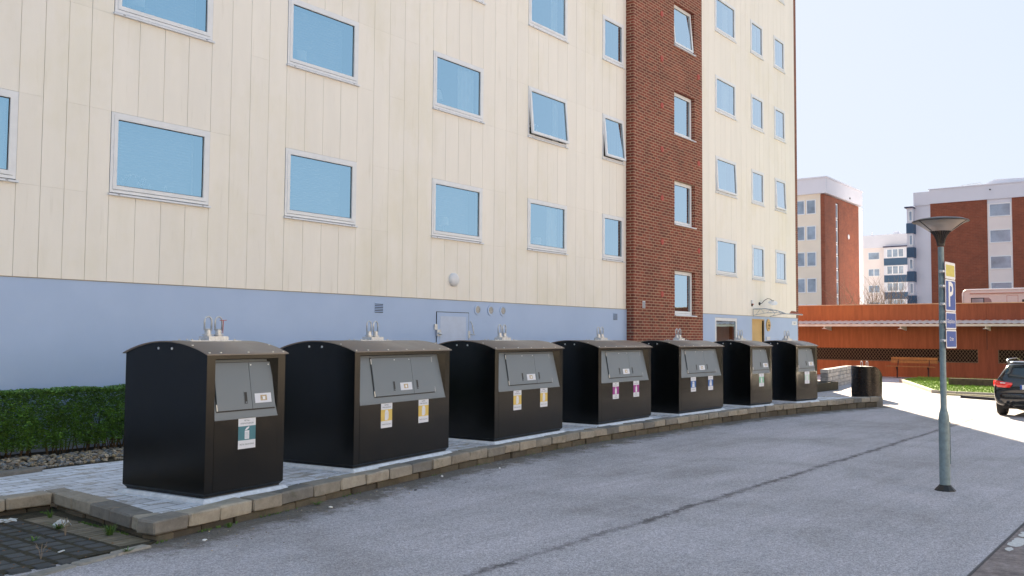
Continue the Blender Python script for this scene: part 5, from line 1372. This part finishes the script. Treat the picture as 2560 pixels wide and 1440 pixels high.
for y in (.58, .46):
    mb = MB(); mb.tube([(QX - .10, QY + y, QZ + .31), (QX + .1, QY + y, QZ + .31)], .042, 16, 0, False); mb.tube([(QX - .08, QY + y, QZ + .31), (QX + .08, QY + y, QZ + .31)], .034, 16, 1); mb.build('exhaust_pipe', [M['chrome'], M['black']], car, True)
mb = MB(); mb.box(QX + .25, QY - .72, QZ + .2, QX + 4.3, QY + .72, QZ + .34); mb.build('underbody', M['black'], car)
mb = MB(); mb.tube(cq([(.045, 0, 1.0), (.03, -.25, 1.06), (.06, -.5, 1.09)]), .012, 6); mb.build('rear_wiper', M['black'], car)
mb = MB(); mb.tube(cq([(-.095, .6, .52), (-.11, .3, .52), (-.115, 0, .52), (-.11, -.3, .52), (-.095, -.6, .52)]), .010, 6); mb.build('bumper_strip', M['black'], car)

# ------------------------------------------------------------------ camper van on the garage deck
cp = thing('camper_van', 'pale camper van with rounded roof parked on the garage deck behind the parapet', 'camper van', (60, 8.4, GDECK))
mb = MB(); pr = [(11.9, GDECK + .4), (11.9, 4.38), (11.86, 4.52), (11.76, 4.60), (11.6, 4.62), (5.0, 4.66), (4.7, 4.5), (4.4, 3.9), (3.6, 3.2), (3.4, GDECK + .4)]
mb.prism(pr, 0, 60, 62.2); bd = mb.build('body', M['camper'], cp)
mb = MB(); pts = [(59.985, 11.9, 3.5), (59.985, 11.9, 4.40), (59.985, 11.84, 4.54), (59.985, 11.74, 4.605), (59.985, 11.5, 4.615), (59.985, 5.0, 4.65)]; mb.tube(pts, .05, 8); mb.build('roof_rail', M['white'], cp, True)
mb = MB(); mb.box(59.93, 5.2, 4.41, 59.999, 11.46, 4.52, 0); mb.box(59.925, 5.2, 4.385, 59.998, 11.50, 4.41, 1); mb.build('awning_case', [M['camper'], M['camper_trim']], cp)
mb = MB(); mb.box(59.975, 10.74, 3.70, 59.999, 11.46, 4.14); wn_ = mb.build('window', M['gasket'], cp)
mb = MB(); mb.box(59.968, 10.79, 3.74, 59.9745, 11.41, 4.09); mb.build('pane', M['glass_far'], wn_)
mb = MB(); mb.prism([(10.74, 3.6), (10.74, 4.14), (10.50, 4.14), (10.38, 4.02), (10.28, 3.6)], 0, 59.985, 59.999); mb.build('side_decal', simple('camper_decal', (.30, .24, .26), .5), cp)
mb = MB(); ring(mb, 8.96, 3.4, 9.55, 4.26, .015, 0, .01); mb.v = [(59.99 + b, a, c) for a, b, c in mb.v]; mb.build('side_hatch', M['camper_trim'], cp)
mb = MB(); mb.box(59.975, 7.6, 3.6, 59.999, 8.75, 4.0); mb.build('window', M['gasket'], cp)
for y in (10.2, 5.2):
    mb = MB(); mb.tube([(60.0, y, GDECK + .33), (60.25, y, GDECK + .33)], .33, 20); mb.build('wheel', M['tyre'], cp)

# ------------------------------------------------------------------ far buildings
def fwin(parent, plane, a0, a1, z0, z1, p, mull=1, fr='white', pane='glass_far', t=.09):
    """plane 'x': wall faces -X at x=p, a = y ; plane 'y': wall faces -Y at y=p, a = x"""
    mb = MB(); g = MB()
    def bx(m_, u0, u1, za, zb_, d0, d1):
        if plane == 'x': m_.box(p - d1, u0, za, p - d0, u1, zb_)
        else: m_.box(u0, p - d1, za, u1, p - d0, zb_)
    bx(mb, a0, a0 + t, z0, z1, .0, .06); bx(mb, a1 - t, a1, z0, z1, 0, .06); bx(mb, a0 + t, a1 - t, z0, z0 + t, 0, .06); bx(mb, a0 + t, a1 - t, z1 - t, z1, 0, .06)
    for k in range(1, mull):
        c = a0 + (a1 - a0) * k / mull; bx(mb, c - t * .8, c + t * .8, z0 + t, z1 - t, 0, .05)
    bx(g, a0 + t * .8, a1 - t * .8, z0 + t * .8, z1 - t * .8, .001, .02)
    o = mb.build('window', M[fr], parent); g.build('pane', M[pane], o); return o
# block with the narrow brick gable (left)
bm = thing('brick_gable_block', 'far apartment block with cream end, brick side and narrow stairwell strip, left of the gap', 'building', (104, 40, -.5))
XM, YM = 98.3, 33.06
mb = MB(); mb.box(XM, YM + .45, -1, XM + .3, 50, 17.42); mb.box(XM + .3, YM + .6, -1, 112, 50, 17.4); mb.build('cream_wall', M['cream_far'], bm)
mb = MB(); mb.box(XM - .0, YM, -1, 102.0, YM + .44, 17.30); mb.box(102.95, YM, -1, 110.3, YM + .44, 17.30); mb.box(102.0, YM + .15, -1, 102.95, YM + .44, 17.30); mb.box(102.0, YM, 16.8, 102.95, YM + .14, 17.3); mb.build('brick_wall', M['brick_far'], bm)
mb = MB(); mb.box(XM - .35, YM - .3, 17.40, 110.8, 50, 19.05); mb.build('roof_band', M['white_far'], bm)
mb = MB(); mb.box(XM - .45, YM - .4, 19.05, 110.9, 50, 19.2); mb.box(110.8, YM + .2, 17.6, 111.5, 50, 18.8); mb.build('roof_edge', M['white_far'], bm)
mb = MB(); mb.box(110.35, YM + .1, -1, 112.2, YM + .9, 17.38); mb.build('pale_corner', M['white'], bm)
for k in range(6):
    z = 15.2 - 2.87 * k
    for a0, a1 in ((34.0, 35.05), (35.22, 36.3), (38.5, 40.2)): fwin(bm, 'x', a0, a1, z, z + 1.6, XM)
for a, b in zip([16.75, 14.98, 13.80, 12.2, 10.9, 9.3, 8.0, 6.35, 5.0], [15.05, 13.86, 12.28, 10.98, 9.38, 8.08, 6.43, 5.08, 3.6]):
    fwin(bm, 'y', 102.05, 102.9, b, a, YM + .15, 1, 'white', 'glass_far', .14)
mb = MB(); mb.tube([(106.3, YM - .02, 13.34), (106.3, YM - .08, 13.34)], .28, 14); mb.build('wall_disc', M['white'], bm)
for y, z in ((33.05, 17.9),):
    mb = MB(); mb.tube([(106.0, YM - .32, 17.75), (106.0, YM - .4, 17.75)], .1, 8); mb.build('overflow_pipe', M['black'], bm)
# broad block at the right
br = thing('brick_panel_block', 'far apartment block with white parapet, brick fields and blue balcony tower, right of the gap', 'building', (112, 10, -.5))
XR = 104.27
mb = MB(); mb.box(XR + .05, -3, -1, XR + 14, 25.31, 17.4); mb.build('white_wall', M['white_far'], br)
mb = MB(); mb.box(XR - .12, -3, 16.15, XR + 14, 23.77, 17.65); mb.box(XR - .08, 23.78, 16.05, XR + 14, 25.4, 17.5); mb.build('parapet', M['white_far'], br)
mb = MB(); mb.box(XR - .2, -3, 17.65, XR + 14, 23.85, 17.74); mb.build('roof_edge', M['white_far'], br)
mb = MB(); mb.box(XR - .02, 18.23, -1, XR + .03, 23.72, 16.14); mb.box(XR - .02, 8.5, -1, XR + .03, 15.95, 16.14); mb.build('brick_field', M['brick_far'], br)
mb = MB(); mb.box(XR - .01, 15.96, -1, XR + .03, 18.22, 15.72); mb.build('rose_panel', M['pink_far'], br)
for k in range(5): fwin(br, 'x', 16.03, 18.05, 14.30 - 2.715 * k, 15.68 - 2.715 * k, XR - .011)
mb = MB(); mb.prism([(18.85, 17.7), (18.85, 18.05), (17.78, 18.50), (8, 18.2), (8, 17.7)], 0, XR + 2, XR + 9); mb.build('roof_house', M['white_far'], br)
mb = MB()
mb.tube([(XR + 1, 20.8, 17.7), (XR + 1, 20.8, 18.0), (XR + 1, 18.9, 18.1), (XR + 1, 18.9, 17.7)], .04, 6); mb.tube([(XR + 1, 20.8, 17.88), (XR + 1, 18.9, 17.96)], .03, 6); mb.build('roof_rail', M['galv'], br)
mb = MB(); mb.tube([(XR - .13, 17.9, 17.15), (XR - .2, 17.9, 17.15)], .08, 8); mb.build('overflow_pipe', M['black'], br)
bt_ = MB(); bt_.box(XR - .9, 25.32, -1, XR + 1, 25.9, 15.75); bt_ = bt_.build('balcony_tower', M['white_far'], br)
mb = MB(); mb.box(XR - 1.1, 25.25, 15.75, XR + 1.1, 26.1, 15.9); mb.build('tower_roof', M['roof_edge'], bt_)
for k in range(6):
    z0 = 13.0 - 2.6 * k
    mb = MB(); mb.box(XR - .98, 25.22, z0, XR + .9, 25.96, z0 + 1.1); mb.build('balcony_panel', M['blue_panel'], bt_)
    fwin(bt_, 'x', 25.30, 25.72, z0 + 1.3, z0 + 2.45, XR - .9, 1)
# block in the gap, farthest
bn_ = thing('distant_balcony_block', 'most distant pale block in the gap with blue balcony fronts and glazing', 'building', (165, 45, -.5))
XN = 157.4
mb = MB(); mb.box(XN, 30, -1, XN + 12, 52, 16.8); mb.build('pale_wall', M['pink_far'], bn_)
mb = MB(); mb.box(XN - .2, 30, 16.8, XN + 12, 52, 18.95); mb.build('parapet', M['white_far'], bn_)
mb = MB(); mb.box(XN + 2, 41.25, 18.95, XN + 3, 42.1, 19.6); mb.build('chimney', M['white_far'], bn_)
mb = MB(); mb.tube([(XN + 2, 45.6, 18.9), (XN + 2, 45.6, 19.7)], .1, 8); mb.build('vent_pipe', M['white_far'], bn_)
for k in range(4): fwin(bn_, 'x', 43.84, 45.7, 14.83 - 2.78 * k, 16.1 - 2.78 * k, XN, 1 if k == 0 else 2)
mb = MB(); mb.box(XN - 1.5, 35.5, -1, XN - .01, 42.75, 16.65); bal = mb.build('balcony_bay', M['white_far'], bn_)
mb = MB(); mb.box(XN - 1.7, 35.4, 16.65, XN, 42.85, 16.85); mb.build('bay_roof', M['roof_edge'], bal)
for k in range(5):
    z0 = 13.68 - 2.79 * k
    mb = MB(); mb.box(XN - 1.62, 35.5, z0, XN - 1.5, 42.72, z0 + 1.15); mb.build('balcony_front', M['blue_panel'], bal)
    fwin(bal, 'x', 39.6, 42.3, z0 + 1.3, z0 + 2.7, XN - 1.5, 3); fwin(bal, 'x', 36.2, 38.9, z0 + 1.3, z0 + 2.7, XN - 1.5, 3)

# bare shrubs in the gap behind the garage
def bare_bush(x, y, z, h, sp, n_, label):
    t = thing('bare_shrub', label, 'shrub', (x, y, z), group='leafless shrubs behind the garage')
    mb = MB()
    for i in range(n_):
        a = random.uniform(0, 6.28); p = Vector((x, y, z)); d = Vector((math.cos(a) * .35, math.sin(a) * .35, 1)).normalized(); pts = [p.copy()]
        L = h * random.uniform(.6, 1.0)
        for k in range(5):
            d = (d + Vector((random.uniform(-.25, .25) * sp, random.uniform(-.25, .25) * sp, 0))).normalized(); p = p + d * L / 5; pts.append(p.copy())
            for q in range(2):
                dd2 = (d + Vector((random.uniform(-1, 1), random.uniform(-1, 1), random.uniform(-.1, .5)))).normalized(); e = p + dd2 * L * .18
                mb.tube([p, e, e + (dd2 + Vector((random.uniform(-.5, .5), random.uniform(-.5, .5), .3))) * L * .08], [.018, .012, .006], 3, 0, False)
        mb.tube(pts, [.06, .05, .04, .03, .02, .01], 4, 0, False)
    for i in range(500):
        a = random.uniform(0, 6.28); r = random.uniform(0, 1) ** .6 * h * .36; zz = z + h * random.uniform(.45, 1.0)
        s = .06; mb.add([(x + r * math.cos(a), y + r * math.sin(a), zz), (x + r * math.cos(a) + s, y + r * math.sin(a) + s, zz), (x + r * math.cos(a), y + r * math.sin(a) + s, zz + s)], [(0, 1, 2)])
    mb.build('branches', M['twig_pale'], t)
M['twig_pale'] = simple('pale_twigs', (.42, .27, .16), .9, var=.2)
bare_bush(96, 28.4, -.5, 7.3, .6, 24, 'leafless shrub left in the gap, close to the brick gable block')
bare_bush(96.5, 26.9, -.5, 7.9, .6, 26, 'taller leafless shrub in the middle of the gap below the blue balconies')
bare_bush(97, 25.7, -.5, 6.9, .6, 22, 'lower leafless shrub right in the gap beside the balcony tower')

# unseen trees added far left of the camera: they close the horizon that the dark bins mirror
def tree(x, y, h, label):
    t = thing('added_tree', label, 'tree', (x, y, -.2), group='added trees left of the yard')
    mb = MB(); mb.tube([(x, y, -.3), (x + .1, y, h * .3), (x, y + .1, h * .7)], [.25, .18, .06], 8)
    for k in range(6):
        a = k * 1.05; mb.tube([(x, y, h * (.3 + .05 * k)), (x + 1.5 * math.cos(a), y + 1.5 * math.sin(a), h * (.45 + .06 * k))], [.09, .03], 6)
    mb.build('trunk', M['twig'], t)
    cs = [(x + random.uniform(-2.2, 2.2), y + random.uniform(-2.4, 2.4), random.uniform(h * .25, h * .9), random.uniform(1.2, 2.0)) for _ in range(16)]
    def fn():
        c = random.choice(cs); v = Vector((random.gauss(0, 1), random.gauss(0, 1), random.gauss(0, 1))).normalized() * c[3] * random.uniform(.6, 1)
        return (c[0] + v.x, c[1] + v.y, max(.3, c[2] + v.z))
    mb = MB(); leaf_cloud(mb, 3500, fn, .22); mb.build('crown', M['leaf'], t)
for i, y in enumerate((-9, -5, -1, 3, 7, 11)): tree(-15 + random.uniform(-1, 1), y, random.uniform(8, 10), 'leafy green tree added out of view left of the yard for the bins to mirror')

# low building added unseen behind the camera: its pale wall bounces light onto the shaded front
ob_ = thing('bounce_building', 'long low pale building added unseen behind the camera to bounce light', 'building', (20, -22, -.3))
mb = MB(); mb.box(-45, -30, -.6, 62, -20, 7.6); mb.build('wall', simple('pale_render', (.80, .72, .60), .8, var=.05, scale=.4), ob_)
mb = MB(); mb.box(-45.3, -30.3, 7.6, 62.3, -19.6, 7.9); mb.build('roof_edge', M['white_far'], ob_)
for i in range(24):
    for z in (1.2, 4.3):
        mb = MB(); x = -42 + i * 4.3; mb.box(x, -20.0, z, x + 1.5, -19.96, z + 1.3); o = mb.build('window', M['white'], ob_)
        mb = MB(); mb.box(x + .1, -19.958, z + .1, x + 1.4, -19.95, z + 1.2); mb.build('pane', M['glass_far'], o)
